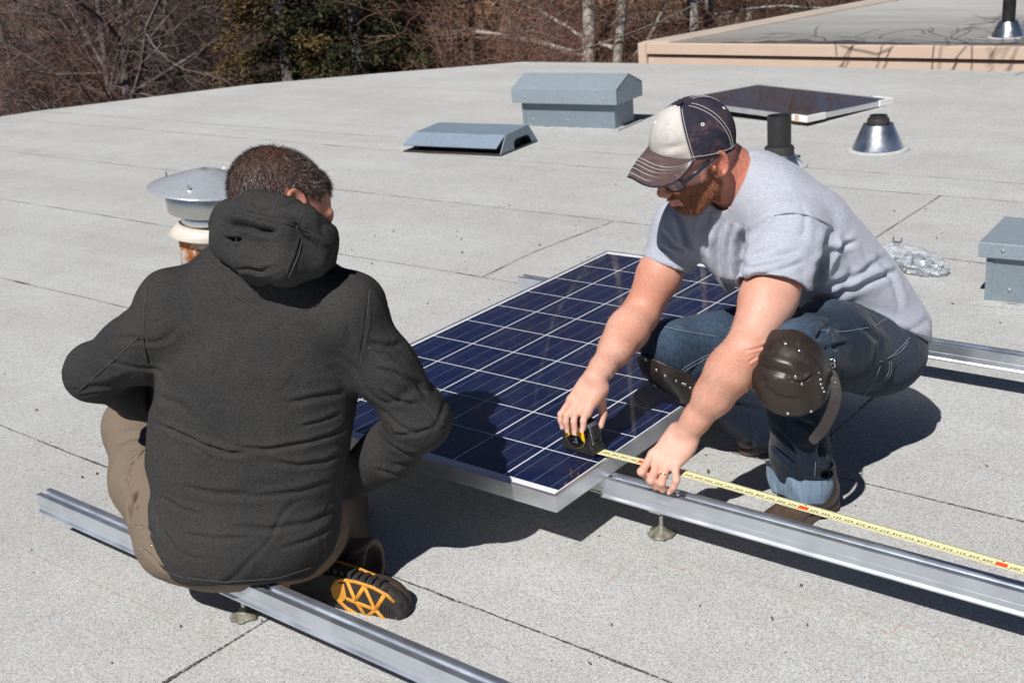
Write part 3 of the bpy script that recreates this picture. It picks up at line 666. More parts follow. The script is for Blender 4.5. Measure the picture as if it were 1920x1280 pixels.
# ------------------------------------------------------------------ smooth solid modelling for bodies and cloth
def nv(a): a = np.asarray(a, float); return a / np.linalg.norm(a)
def cv(x, y, z): return ROT @ np.array([x, y, z], float)    # direction given right / up / towards the viewer, turned to world
_rs = np.random.RandomState(11); _perm = _rs.permutation(256); _perm = np.concatenate([_perm, _perm, _perm]); _grad = _rs.normal(size=(256, 3)); _grad /= np.linalg.norm(_grad, axis=1)[:, None]
def pnoise(P):
    P = np.asarray(P, float); i = np.floor(P).astype(int); f = P - i; u = f * f * f * (f * (f * 6 - 15) + 10); i &= 255
    r = 0
    for dx in (0, 1):
        for dy in (0, 1):
            for dz in (0, 1):
                h = _perm[_perm[_perm[(i[:, 0] + dx) & 255] + ((i[:, 1] + dy) & 255)] + ((i[:, 2] + dz) & 255)]
                g = (_grad[h] * (f - np.array([dx, dy, dz]))).sum(1)
                wx = u[:, 0] if dx else 1 - u[:, 0]; wy = u[:, 1] if dy else 1 - u[:, 1]; wz = u[:, 2] if dz else 1 - u[:, 2]
                r = r + g * wx * wy * wz
    return r
def fnoise(P, o=3):
    r = 0; a = 1
    for k in range(o): r = r + a * pnoise(P * 2 ** k + 17 * k); a *= .5
    return r

class Sdf:
    def __init__(s): s.ops = []
    def _add(s, op, fn, lo, hi, k): s.ops.append((op, fn, np.array(lo, np.float64), np.array(hi, np.float64), k)); return s
    def cap(s, a, b, ra, rb=None, k=.02, flat=None, op='+'):
        a = np.array(a, float); b = np.array(b, float); rb = ra if rb is None else rb; L = b - a; LL = max(L @ L, 1e-12)
        n = None if flat is None else nv(flat[0]); fs = None if flat is None else flat[1]
        def fn(P):
            q = P - a; t = np.clip(q @ L / LL, 0, 1); r = q - t[:, None] * L
            if n is not None: r = r + (r @ n * (1 / fs - 1))[:, None] * n
            return (np.linalg.norm(r, axis=1) - (ra + (rb - ra) * t)) * (fs if fs and fs < 1 else 1)
        m = max(ra, rb) * (max(1, fs) if fs else 1); return s._add(op, fn, np.minimum(a, b) - m, np.maximum(a, b) + m, k)
    def chain(s, pts, rads, k=.02, flat=None):
        for i in range(len(pts) - 1): s.cap(pts[i], pts[i + 1], rads[i], rads[i + 1], k, flat)
        return s
    def ell(s, c, r, axes=None, k=.02, op='+'):
        c = np.array(c, float); r = np.array(r, float); A = np.eye(3) if axes is None else np.array(axes, float)   # rows = local axes
        def fn(P):
            q = (P - c) @ A.T; k0 = np.linalg.norm(q / r, axis=1); k1 = np.linalg.norm(q / (r * r), axis=1)
            return k0 * (k0 - 1) / np.maximum(k1, 1e-9)
        e = np.sqrt(((A.T * r) ** 2).sum(1)); return s._add(op, fn, c - e, c + e, k)
    def plane(s, p, n, k=.002, lo=None, hi=None):           # cut away the side n points to
        p = np.array(p, float); n = nv(n)
        s.ops.append(('p', lambda P: -((P - p) @ n), lo, hi, k)); return s
    def box(s):
        a = [o for o in s.ops if o[0] == '+']; return np.min([o[2] for o in a], 0) - .01, np.max([o[3] for o in a], 0) + .01
    def ev(s, P):
        f = np.full(len(P), .5)
        for op, fn, lo, hi, k in s.ops:
            if op == 'p':
                if lo is not None:
                    m = ((P > lo) & (P < hi)).all(1)
                    if not m.any(): continue
                else: m = slice(None)
                d = fn(P[m]); g = f[m]; a = -d; h = np.maximum(k - np.abs(g - a), 0) / max(k, 1e-9); f[m] = np.maximum(g, a) + h * h * k * .25
                continue
            mg = k + .035
            m = ((P > lo - mg) & (P < hi + mg)).all(1)
            if not m.any(): continue
            d = fn(P[m]); g = f[m]
            if op == '+': h = np.maximum(k - np.abs(g - d), 0) / max(k, 1e-9); f[m] = np.minimum(g, d) - h * h * k * .25
            else: a = -d; h = np.maximum(k - np.abs(g - a), 0) / max(k, 1e-9); f[m] = np.maximum(g, a) + h * h * k * .25
        return f

def surface(sdf, h=.004, B=10, box=None):
    lo, hi = box if box is not None else sdf.box()
    nb = np.ceil((hi - lo) / (B * h)).astype(int) + 1
    G = np.stack(np.meshgrid(*[np.arange(k) for k in nb], indexing='ij'), -1).reshape(-1, 3)
    c = lo + (G + .5) * B * h
    keep = np.abs(sdf.ev(c)) < B * h * 2.2 + .006
    G = G[keep]; n = len(G)
    loc = np.stack(np.meshgrid(*[np.arange(B + 1)] * 3, indexing='ij'), -1).reshape(-1, 3)
    F = np.empty((n, (B + 1) ** 3))
    for i in range(0, n, 400):
        P = lo + (G[i:i + 400, None, :] * B + loc[None]).reshape(-1, 3) * h
        F[i:i + 400] = sdf.ev(P).reshape(-1, (B + 1) ** 3)
    F = F.reshape(n, B + 1, B + 1, B + 1); F[F == 0] = 1e-9
    S = F < 0
    cor = [(a, b, c_) for a in (0, 1) for b in (0, 1) for c_ in (0, 1)]
    cs = sum(S[:, a:a + B, b:b + B, c_:c_ + B].astype(np.int8) for a, b, c_ in cor)
    act = np.argwhere((cs > 0) & (cs < 8))
    bi, ci = act[:, 0], act[:, 1:]
    cell = G[bi] * B + ci
    acc = np.zeros((len(act), 3)); cnt = np.zeros(len(act))
    val = {o: F[bi, ci[:, 0] + o[0], ci[:, 1] + o[1], ci[:, 2] + o[2]] for o in cor}
    for o in cor:
        for ax in range(3):
            if o[ax] == 0:
                o2 = list(o); o2[ax] = 1; o2 = tuple(o2); a, b = val[o], val[o2]; m = (a < 0) != (b < 0)
                t = a[m] / (a[m] - b[m]); p = np.tile(np.array(o, float), (m.sum(), 1)); p[:, ax] += t
                acc[m] += p; cnt[m] += 1
    V_ = lo + (cell + acc / cnt[:, None]) * h
    big = (nb * B + 2).astype(np.int64)
    def key(c): return (c[:, 0].astype(np.int64) + 1) * big[1] * big[2] * 4 + (c[:, 1] + 1) * big[2] * 2 + (c[:, 2] + 1)
    K = key(cell); order = np.argsort(K); Ks = K[order]
    def look(c):
        k = key(c); j = np.searchsorted(Ks, k); j[j >= len(Ks)] = 0; ok = Ks[j] == k; r = order[j]; r[~ok] = -1; return r
    quads = []
    for ax in range(3):
        a = S[:, :B, :B, :B]; b = [S[:, 1:, :B, :B], S[:, :B, 1:, :B], S[:, :B, :B, 1:]][ax]
        e = np.argwhere(a != b); g = G[e[:, 0]] * B + e[:, 1:]; inside = a[e[:, 0], e[:, 1], e[:, 2], e[:, 3]]
        u, v = [(1, 2), (2, 0), (0, 1)][ax]
        q = []
        for du, dv in ((0, 0), (-1, 0), (-1, -1), (0, -1)):
            c2 = g.copy(); c2[:, u] += du; c2[:, v] += dv; q.append(look(c2))
        q = np.stack(q, 1); ok = (q >= 0).all(1); q = q[ok]; ins = inside[ok]
        q[~ins] = q[~ins][:, ::-1]; quads.append(q)
    return V_, np.concatenate(quads)

def vnormals(V_, Q):
    d1 = V_[Q[:, 2]] - V_[Q[:, 0]]; d2 = V_[Q[:, 3]] - V_[Q[:, 1]]; fn = np.cross(d1, d2); N = np.zeros_like(V_)
    for k in range(4): np.add.at(N, Q[:, k], fn)
    return N / np.maximum(np.linalg.norm(N, axis=1), 1e-12)[:, None]
def relax(V_, Q, it=2, lam=.5, w=None):
    e = np.concatenate([Q[:, [0, 1]], Q[:, [1, 2]], Q[:, [2, 3]], Q[:, [3, 0]]]); n = len(V_)
    cnt = np.zeros(n); np.add.at(cnt, e[:, 0], 1); np.add.at(cnt, e[:, 1], 1)
    for _ in range(it):
        s = np.zeros_like(V_); np.add.at(s, e[:, 0], V_[e[:, 1]]); np.add.at(s, e[:, 1], V_[e[:, 0]])
        d = (s / np.maximum(cnt, 1)[:, None] - V_) * lam
        V_ = V_ + (d if w is None else d * w[:, None])
    return V_
def creases(V_, N, folds, side=1.0):
    """each fold: (list of (u, v, d), width, depth): a furrow with a soft ridge beside it, pressed into the cloth facing the given side"""
    fwd = -ROT[:, 2]; out = np.zeros(len(V_))
    for fo in folds:
        pts, wd, am = fo[:3]; P = np.array([at(*p) for p in pts])
        X = (V_ - CAM) @ ROT; z = -X[:, 2]; X = X[:, :2] / z[:, None]
        Y = (P - CAM) @ ROT; zz = -Y[:, 2]; Y = Y[:, :2] / zz[:, None]; dm = zz.mean()
        best = np.full(len(V_), 9.0); sg = np.zeros(len(V_)); tt = np.zeros(len(V_)); n = len(Y) - 1
        for i in range(n):
            L = Y[i + 1] - Y[i]; q = X - Y[i]; t = np.clip(q @ L / (L @ L), 0, 1); r = q - t[:, None] * L; d = np.linalg.norm(r, axis=1)
            m = d < best; best[m] = d[m]; sg[m] = np.sign(L[0] * r[m, 1] - L[1] * r[m, 0]); tt[m] = (i + t[m]) / n
        s = best * dm * sg / wd
        fade = np.clip(np.minimum(tt, 1 - tt) * 5, 0, 1) ** .7 * (np.abs(z - dm) < .22) * np.clip((-(N @ fwd)) * 2.5 + .4, 0, 1)
        prof = -np.exp(-(s / .55) ** 2) + .75 * np.exp(-((s - 1.15) / .75) ** 2) + .35 * np.exp(-((s + 1.3) / .8) ** 2)
        out += am * prof * fade * side
    return out
def mesh_obj(name, V_, Q, mats, parent=None, attrs=None, midx=None):
    me = bpy.data.meshes.new(name); n = len(V_); m = len(Q)
    me.vertices.add(n); me.vertices.foreach_set('co', V_.astype(np.float32).ravel())
    me.loops.add(m * 4); me.loops.foreach_set('vertex_index', Q.astype(np.int32).ravel())
    me.polygons.add(m); me.polygons.foreach_set('loop_start', np.arange(m, dtype=np.int32) * 4); me.polygons.foreach_set('loop_total', np.full(m, 4, np.int32))
    me.polygons.foreach_set('use_smooth', [True] * m)
    me.update(calc_edges=True); me.validate()
    for k, a in (attrs or {}).items():
        at_ = me.attributes.new(k, 'FLOAT', 'POINT'); at_.data.foreach_set('value', np.asarray(a, np.float32))
    for mt in (mats if isinstance(mats, (list, tuple)) else [mats]): me.materials.append(mt)
    o = bpy.data.objects.new(name, me); col.objects.link(o)
    if parent: o.parent = parent
    return o
def solid(name, sdf, mat, parent, h=.004, it=1, folds=None, nz=None, attrs=None, post=None, box=None):
    V_, Q = surface(sdf, h, box=box)
    V_ = relax(V_, Q, it)
    if nz or folds or post:
        N = vnormals(V_, Q); N0 = N; D = np.zeros(len(V_))
        for sc_, am, st in (nz or []):
            Pn = V_ * np.array(st if st is not None else (1, 1, 1)) * abs(sc_)
            if sc_ > 0: D += am * fnoise(Pn)
            else:                                            # scattered sharp creases
                n1 = pnoise(Pn + .6 * np.stack([pnoise(Pn * .7 + 5), pnoise(Pn * .7 + 11), pnoise(Pn * .7 + 23)], 1)); n2 = pnoise(Pn * .8 + 41)
                D += am * (-np.exp(-(np.abs(n1) / .045) ** 1.3) + .55 * np.exp(-((np.abs(n1) - .10) / .06) ** 2)) * np.clip(n2 * 3 + .15, 0, 1)
        if folds: D += creases(V_, N, folds)
        V_ = V_ + N * D[:, None]
        if post: V_ = post(V_, N)
    at_ = {k: f(V_) for k, f in (attrs or {}).items()}
    return mesh_obj(name, V_, Q, mat, parent, at_)
class Frame:
    def __init__(s, o, x, y=None, z=None):
        s.o = np.array(o, float)
        # give z (up) and y (forward) or x and z
        if y is not None:
            y = nv(y); z = np.array(z, float); z = nv(z - y * (z @ y)); x = np.cross(y, z)
        else:
            x = nv(x); z = np.array(z, float); z = nv(z - x * (z @ x)); y = np.cross(z, x)
        s.A = np.array([x, y, z])
    def __call__(s, a, b, c): return s.o + np.array([a, b, c], float) @ s.A
    def d(s, a, b, c): return np.array([a, b, c], float) @ s.A
    def loc(s, P): return (P - s.o) @ s.A.T
    def mat(s): return Matrix([[*s.A[:, i], s.o[i]] for i in range(3)] + [[0, 0, 0, 1]])

# ------------------------------------------------------------------ anatomy
def head_sdf(s, F, sc_=1.0, jaw=1.0):
    A = F.A; g = lambda a, b, c: F(a * sc_, b * sc_, c * sc_); r = lambda *x: tuple(k * sc_ for k in x)
    s.ell(g(0, -.012, .042), r(.074, .096, .083), A, .02)
    s.ell(g(0, .018, .018), r(.067, .076, .075), A, .03)
    s.ell(g(0, .040, -.045), r(.053 * jaw, .052, .062), A, .03)
    s.ell(g(0, .066, -.092), r(.026 * jaw, .024, .022), A, .028)
    for sx in (-1, 1):
        s.cap(g(sx * .055, -.002, -.045), g(sx * .030, .062, -.090), .019 * jaw, .017, .022)     # jaw line
        s.ell(g(sx * .042, .068, -.012), r(.020, .018, .016), A, .018)                          # cheekbone
        s.ell(g(sx * .032, .084, .012), r(.015, .012, .012), A, .010, '-')                      # eye socket
        s.cap(g(sx * .012, .094, .030), g(sx * .048, .080, .030), .009, .008, .014)              # brow
        s.ell(g(sx * .031, .076, .011), r(.0125, .0125, .0125), A, .003)                         # eyeball under the lid
        s.cap(g(sx * .018, .090, .0145), g(sx * .044, .083, .0135), .0032, .0028, .004)
        s.cap(g(sx * .019, .089, .002), g(sx * .042, .083, .003), .0028, .0026, .004)
        s.ell(g(sx * .012, .107, -.030), r(.009, .010, .008), A, .006)
    s.cap(g(0, .094, .022), g(0, .113, -.022), .0070, .0090, .010)
    s.ell(g(0, .114, -.026), r(.0105, .010, .0095), A, .008)
    s.cap(g(-.020, .089, -.057), g(0, .099, -.0535), .0048, .0062, .006); s.cap(g(0, .099, -.0535), g(.020, .089, -.057), .0062, .0048, .006)
    s.cap(g(-.017, .089, -.0665), g(0, .097, -.0675), .0052, .0072, .006); s.cap(g(0, .097, -.0675), g(.017, .089, -.0665), .0072, .0052, .006)
    s.cap(g(-.022, .094, -.0615), g(.022, .094, -.0615), .0016, None, .003, op='-')
    s.ell(g(0, .092, -.079), r(.016, .006, .004), A, .006, '-')
    for sx in (-1, 1):                                                                          # ears
        c = g(sx * .078, .000, .004); ex = nv(F.d(sx * .95, .20, 0)); ez = nv(F.d(0, -.22, 1)); ey = np.cross(ez, ex); B = np.array([ex, ey, ez])
        q = lambda a, b, c_: c + np.array([a, b, c_]) * sc_ @ B
        s.ell(c, r(.0065, .020, .031), B, .006)
        ring = [q(.006 - .002 * math.sin(t), (.0205 * math.cos(t)) * sx, .029 * math.sin(t) + .002) for t in np.linspace(.2, 4.6, 13)]
        s.chain(ring, [.0036 * sc_] * 13, .004)
        s.ell(q(.007, 0, .004), r(.007, .012, .018), B, .004, '-')
        s.ell(q(.002, .001 * sx, -.027), r(.005, .008, .009), B, .006)
        s.ell(q(.005, .011 * sx, -.006), r(.005, .005, .007), B, .004)

def hand_sdf(s, F, curls, spread=(.10, .03, -.03, -.10), thumb=None, sc_=1.0, mirror=1, k=.010, splay=None, joints=None, tj=None):
    """F: x towards the fingers, z out of the back of the hand; mirror=+1 puts the thumb on the +y side.
    curls: per finger (index..little) three bend angles; returns the finger joints"""
    g = lambda a, b, c: F(a * sc_, b * sc_ * mirror, c * sc_)
    ys = [.030, .010, -.010, -.028]; xs = [.088, .092, .087, .079]; rk = [.0105, .0108, .0102, .0092]
    for y, x, rr in zip(ys, xs, rk):
        s.cap(g(.004, y * .55, -.002), g(x, y, 0), .0135, rr * 1.04, .012)
    s.ell(g(.045, .0, -.008), tuple(v * sc_ for v in (.044, .034, .014)), F.A, .014)
    s.ell(g(.032, .024, -.012), tuple(v * sc_ for v in (.030, .016, .016)), F.A, .014)
    s.ell(g(.034, -.024, -.010), tuple(v * sc_ for v in (.034, .013, .014)), F.A, .014)
    Ls = [(.045, .026, .022), (.049, .030, .023), (.046, .028, .023), (.036, .021, .020)]
    out = []
    for i in range(4):
        p = g(xs[i], ys[i], .000); a = 0; sp = (splay or spread)[i]
        r0 = rk[i] * .96 * sc_; J = [p]; rs = [r0, r0 * .92, r0 * .86, r0 * .72]
        for j in range(3):
            a += curls[i][j]
            if joints is not None: p = np.array(joints[i][j]); J.append(p); continue
            d = F.d(math.cos(a) * math.cos(sp), math.sin(sp) * mirror, -math.sin(a) * math.cos(sp)); p = p + nv(d) * Ls[i][j] * sc_; J.append(p)
        s.cap(J[0], J[1], rs[0], rs[1], .0035); s.cap(J[1], J[2], rs[1], rs[2], .0022); s.cap(J[2], J[3], rs[2], rs[3], .0022)
        s.ell(J[1], (r0 * 1.03,) * 3, None, .0025)
        # knuckle
        s.ell(g(xs[i] - .003, ys[i], .0035), (.0105 * sc_, .0085 * sc_, .0085 * sc_), F.A, .008)
        out.append(J)
    th = thumb or [(.014, .026, -.012), (.050, .048, -.026), (.078, .054, -.040), (.100, .052, -.050)]
    T = [g(*t) for t in th]
    if tj is not None: T[1:] = [np.array(q_) for q_ in tj]
    s.cap(T[0], T[1], .016 * sc_, .0125 * sc_, .010); s.cap(T[1], T[2], .0125 * sc_, .0108 * sc_, .004); s.cap(T[2], T[3], .0112 * sc_, .0088 * sc_, .003)
    out.append(T)
    return out
def nail(mb, J, F, r):
    """fingernail plate near the tip on the back side of the last joint"""
    d = nv(J[-1] - J[-2]); back = nv(np.cross(np.cross(d, nv(J[-2] - J[-3]) * .001 + F.A[2]), d)); side = np.cross(d, back)
    c = J[-1] + d * r * .15
    vs = []
    for i in range(5):
        for j in range(5):
            u = (i / 4 - .5) * 1.25 * r; v = (j / 4 - .5) * 1.5; 
            vs.append(c + d * (u + .1 * r) + side * math.sin(v) * r * .93 + back * (math.cos(v) * r * .93 + .0006 - (u / r) ** 2 * r * .12))
    mb.add(vs, [(i * 5 + j, i * 5 + j + 1, i * 5 + j + 6, i * 5 + j + 5) for i in range(4) for j in range(4)])
# ------------------------------------------------------------------ people's materials
def attr(m, name): return m.n('ShaderNodeAttribute', attribute_name=name).outputs['Fac']
def skin_material(name, base, red, freck=.5, beard=None):
    m = MT(name)
    a = m.noise(9, 4, .6); b = m.noise(320, 3, .7); c = m.noise(700, 2, .6)
    col_ = m.mix(m.ramp(a, [(.36, 0), (.60, 1)]), base, red)
    fr_ = m.math('MULTIPLY', m.ramp(b, [(.46, 0), (.60, freck)]), m.ramp(m.noise(14, 3), [(.3, .55), (.6, 1)]))
    fr_ = m.math('MULTIPLY', fr_, m.math('SUBTRACT', 1, attr(m, 'pale')))
    col_ = m.mix(fr_, col_, (.46, .15, .075))
    col_ = m.mix(m.math('MULTIPLY', attr(m, 'flush'), .75), col_, (.56, .17, .115))
    col_ = m.mix(m.math('MULTIPLY', attr(m, 'pale'), .6), col_, (.68, .40, .31))
    if beard: col_ = m.mix(m.math('MULTIPLY', attr(m, 'beard'), m.ramp(b, [(.3, .65), (.6, .95)])), col_, beard)
    m.p(Base_Color=col_, Roughness=.52, Subsurface_Weight=.10, Subsurface_Radius=(.012, .004, .002), Subsurface_Scale=.6, Specular_IOR_Level=.35)
    n1 = m.bump(b, .22, .0008); m.bump(c, .25, .0005, n1)
    return m.m
M_SKIN2 = skin_material('ruddy_skin', (.68, .385, .30), (.60, .27, .185), .44, (.20, .065, .022))
M_SKIN1 = skin_material('tanned_skin', (.46, .23, .17), (.48, .20, .14), .25, (.040, .022, .017))
M_NAIL = plain('fingernail', (.70, .42, .36), .35, var=.04)
def weave(m, c1, c2, sc_=900, kind='Object', aniso=(1, 1, 1)):
    n1 = m.noise(1, 2, .6, m.vec((sc_ * .25 * aniso[0], sc_ * .25 * aniso[1], sc_ * 1.2 * aniso[2])))
    n2 = m.noise(1, 2, .6, m.vec((sc_ * 1.2, sc_ * 1.2, sc_ * .22)))
    f = m.math('ADD', m.math('MULTIPLY', n1, .5), m.math('MULTIPLY', n2, .5))
    return f, m.ramp(f, [(.36, c1), (.62, c2)])
def jacket_material():
    m = MT('charcoal_softshell'); f, c = weave(m, (.0165, .0162, .0168), (.058, .057, .056), 900)
    g = m.noise(5, 5, .6); c = m.mix(1, c, m.ramp(g, [(.3, (.80, .80, .82)), (.7, (1.15, 1.12, 1.08))]), 'MULTIPLY')
    lint = m.ramp(m.noise(55, 2, .9), [(.76, 0), (.80, .22)]); c = m.mix(lint, c, (.25, .24, .23))
    m.p(Base_Color=c, Roughness=.85, Specular_IOR_Level=.12)
    b = m.bump(m.noise(14, 5, .6, dist=.8), .35, .006); m.bump(f, .25, .0005, b)
    return m.m
M_JACKET = jacket_material()
M_THREAD = plain('grey_thread', (.055, .055, .056), .8)
def tee_material():
    m = MT('heather_jersey'); n1 = m.noise(1, 3, .7, m.vec((260, 260, 1400))); n2 = m.noise(1, 3, .7, m.vec((90, 90, 700), rot=(0, 0, 0)))
    c = m.ramp(m.math('ADD', m.math('MULTIPLY', n1, .6), m.math('MULTIPLY', n2, .4)), [(.33, (.28, .295, .345)), (.5, (.41, .425, .49)), (.64, (.52, .535, .61))])
    c = m.mix(m.ramp(m.noise(3, 5, .6), [(.4, 0), (.75, .10)]), c, (.40, .39, .40))
    m.p(Base_Color=c, Roughness=.92, Sheen_Weight=.15, Specular_IOR_Level=.15)
    b = m.bump(m.noise(16, 5, .6, dist=1.0), .30, .006); m.bump(n1, .3, .0006, b)
    return m.m
M_TEE = tee_material()
def denim(name, dark, mid, pale, fade=True):
    m = MT(name)
    tw = m.noise(1, 3, .7, m.vec((1500, 300, 420), rot=(.3, .5, .7))); str_ = m.noise(1, 4, .7, m.vec((170, 170, 12), rot=(.5, .25, .6)))
    f = m.math('ADD', m.math('MULTIPLY', tw, .45), m.math('MULTIPLY', str_, .55))
    c = m.ramp(f, [(.34, dark), (.52, mid), (.70, tuple(min(1, x * 1.7) for x in mid))])
    if fade:
        c = m.mix(m.math('MULTIPLY', attr(m, 'fade'), m.ramp(f, [(.35, .25), (.62, 1)])), c, pale)
    m.p(Base_Color=c, Roughness=.85, Sheen_Weight=.1, Specular_IOR_Level=.2)
    b = m.bump(m.noise(13, 5, .65, dist=1.2), .45, .008); m.bump(tw, .35, .0007, b)
    return m.m
M_DENIM = denim('dark_denim', (.0025, .005, .012), (.008, .015, .031), (.085, .14, .215))
M_CUFF = denim('denim_reverse', (.095, .145, .205), (.17, .24, .32), (.5, .6, .7), False)
def canvas():
    m = MT('brown_work_canvas'); f, c = weave(m, (.125, .098, .072), (.215, .175, .135), 1100)
    c = m.mix(m.ramp(m.noise(7, 5, .7, dist=.5), [(.35, 0), (.7, .55)]), c, (.20, .135, .095))
    c = m.mix(m.ramp(m.noise(28, 4, .8), [(.55, 0), (.8, .4)]), c, (.09, .075, .06))
    m.p(Base_Color=c, Roughness=.9, Specular_IOR_Level=.15); b = m.bump(m.noise(12, 5, .6, dist=1), .5, .008); m.bump(f, .3, .0006, b)
    return m.m
M_CANVAS = canvas()
def leather(name, c, rough=.36, scuff=.35):
    m = MT(name); a = m.noise(8, 5, .6); s_ = m.noise(40, 6, .8, dist=1.5); g = m.n('ShaderNodeTexVoronoi', i_Scale=500.0); m.set(g.inputs['Vector'], m.co.outputs['Object'])
    col_ = m.mix(m.ramp(s_, [(.55, 0), (.72, scuff)]), m.ramp(a, [(.3, tuple(x * .7 for x in c)), (.7, tuple(x * 1.3 for x in c))]), (.22, .17, .14))
    m.p(Base_Color=col_, Roughness=m.ramp(s_, [(.3, rough * .8), (.7, rough * 1.6)]), Specular_IOR_Level=.5)
    b = m.bump(a, .3, .006); m.bump(g.outputs['Distance'], .15, .0005, b); return m.m
M_KNEEPAD = leather('dark_brown_leather', (.026, .018, .0155), .33, .16)
M_STRAP = leather('strap_leather', (.017, .012, .011), .55, .06)
M_SHOE = leather('worn_shoe_leather', (.085, .055, .040), .42, .5)
M_BOOT = leather('boot_upper', (.055, .035, .025), .6, .5)
M_RIVET = plain('nickel_rivet', (.62, .60, .56), .3, 1, .1, 80)
M_GOLD = plain('gold_ring', (.85, .60, .28), .22, 1, .05)
M_WHITE_THREAD = plain('white_thread', (.72, .71, .70), .8, var=.05)
M_LENS = MT('lens'); M_LENS.p(Base_Color=(.8, .85, .9), Roughness=.03, Alpha=.25, Specular_IOR_Level=.8); M_LENS = M_LENS.m
M_SPEC = plain('navy_acetate', (.012, .022, .045), .25, 0, .1)
# ------------------------------------------------------------------ helpers that lay trim on a modelled surface
def hit(sdf, u, v, d0=2.2, d1=3.4, off=0.0, st=.006):
    r = ray(u, v); ds = np.arange(d0, d1, st); f = sdf.ev(CAM + ds[:, None] * r) - off; i = np.argmax(f < 0)
    if f[i] >= 0: return None
    a, b = ds[max(i - 1, 0)], ds[i]
    for _ in range(12):
        m = (a + b) / 2
        if sdf.ev((CAM + m * r)[None])[0] - off < 0: b = m
        else: a = m
    return CAM + b * r
def grad(sdf, p, e=.002):
    P = np.array([p + d for d in np.vstack([np.eye(3), -np.eye(3)]) * e]); f = sdf.ev(P); return nv(f[:3] - f[3:] + 1e-9)
def trace(sdf, px, off=.0008, step=9, **k):
    out = []
    for (a, b), (c, d) in zip(px[:-1], px[1:]):
        n = max(1, int(math.hypot(c - a, d - b) / step))
        for i in range(n):
            p = hit(sdf, a + (c - a) * i / n, b + (d - b) * i / n, off=off, **k)
            if p is not None: out.append(p)
    p = hit(sdf, *px[-1], off=off, **k)
    if p is not None: out.append(p)
    return out
def smooth_line(P, it=2):
    P = [np.array(p) for p in P]
    for _ in range(it): P = [P[0]] + [(P[i - 1] + 2 * P[i] + P[i + 1]) / 4 for i in range(1, len(P) - 1)] + [P[-1]]
    return P
def stitch(mb, P, r=.0006, dash=.005, gap=.002):
    """dashed thread along a 3-D line"""
    P = [np.array(p) for p in P]; L = [0]
    for a, b in zip(P[:-1], P[1:]): L.append(L[-1] + np.linalg.norm(b - a))
    L = np.array(L); A = np.array(P)
    def pt(s): return np.array([np.interp(s, L, A[:, k]) for k in range(3)])
    s = 0
    while s < L[-1] - 1e-4:
        e = min(s + dash, L[-1]); mb.tube([pt(s), pt((s + e) / 2), pt(e)], r, 5); s = e + gap
def inter(s, s2, off):
    """keep only what lies inside s2 grown by off"""
    s.ops.append(('p', lambda P: -(s2.ev(P) - off) * 1.0, None, None, .004)); return s
def disc(mb, p, n, r, h=.0015, dome=.5, seg=14):
    q = Vector((0, 0, 1)).rotation_difference(V(n)).to_matrix()
    mb.lathe([(r, -.001), (r, h * .5), (r * .75, h * .85), (r * .3, h), (.0002, h)], V(p), seg, q)
def blades(name, V_, N, mask, count, direc, length, width, mat, parent, seed=1, jit=.35, lift=.35, bend=0):
    rg = np.random.RandomState(seed); idx = np.nonzero(mask)[0]
    if len(idx) == 0: return
    idx = rg.choice(idx, count); P = V_[idx] + rg.normal(size=(count, 3)) * .0012; n = N[idx]
    d = direc(P); d = d - (d * n).sum(1)[:, None] * n; d /= np.maximum(np.linalg.norm(d, axis=1), 1e-6)[:, None]
    d = d + rg.normal(size=(count, 3)) * jit; d += n * lift * (1 + rg.uniform(-.5, .8, (count, 1))); d /= np.linalg.norm(d, axis=1)[:, None]
    s = np.cross(d, n + rg.normal(size=(count, 3)) * .4); s /= np.maximum(np.linalg.norm(s, axis=1), 1e-6)[:, None]
    L = (length * rg.uniform(.6, 1.25, count))[:, None]; w_ = (width * rg.uniform(.7, 1.3, count))[:, None]
    P = P - n * .001
    a = P - s * w_ / 2; b = P + s * w_ / 2; m1 = P + d * L * .55 - s * w_ * .35; m2 = P + d * L * .55 + s * w_ * .35; t = P + d * L - n * L * .22
    Vt = np.stack([a, b, m2, m1, t], 1).reshape(-1, 3); base = np.arange(count) * 5
    me = bpy.data.meshes.new(name)
    faces = [f for k in base for f in ((k, k + 1, k + 2, k + 3), (k + 3, k + 2, k + 4))]
    me.from_pydata(Vt.tolist(), [], faces)
    rnd = np.repeat(rg.uniform(0, 1, count), 5); at_ = me.attributes.new('rnd', 'FLOAT', 'POINT'); at_.data.foreach_set('value', rnd.astype(np.float32))
    me.materials.append(mat); o = bpy.data.objects.new(name, me); col.objects.link(o); o.parent = parent; return o
def hair_mat(name, c1, c2, c3, rough=.45):
    m = MT(name); m.p(Base_Color=m.ramp(attr(m, 'rnd'), [(0, c1), (.6, c2), (1, c3)]), Roughness=rough, Specular_IOR_Level=.5); return m.m
M_HAIR1 = hair_mat('greying_brown_hair', (.016, .009, .007), (.055, .032, .025), (.26, .21, .19), .38)
M_BEARD = hair_mat('ginger_beard', (.10, .034, .013), (.25, .085, .030), (.40, .165, .065))
M_STUB = hair_mat('cropped_hair', (.05, .025, .015), (.11, .05, .03), (.20, .10, .06))

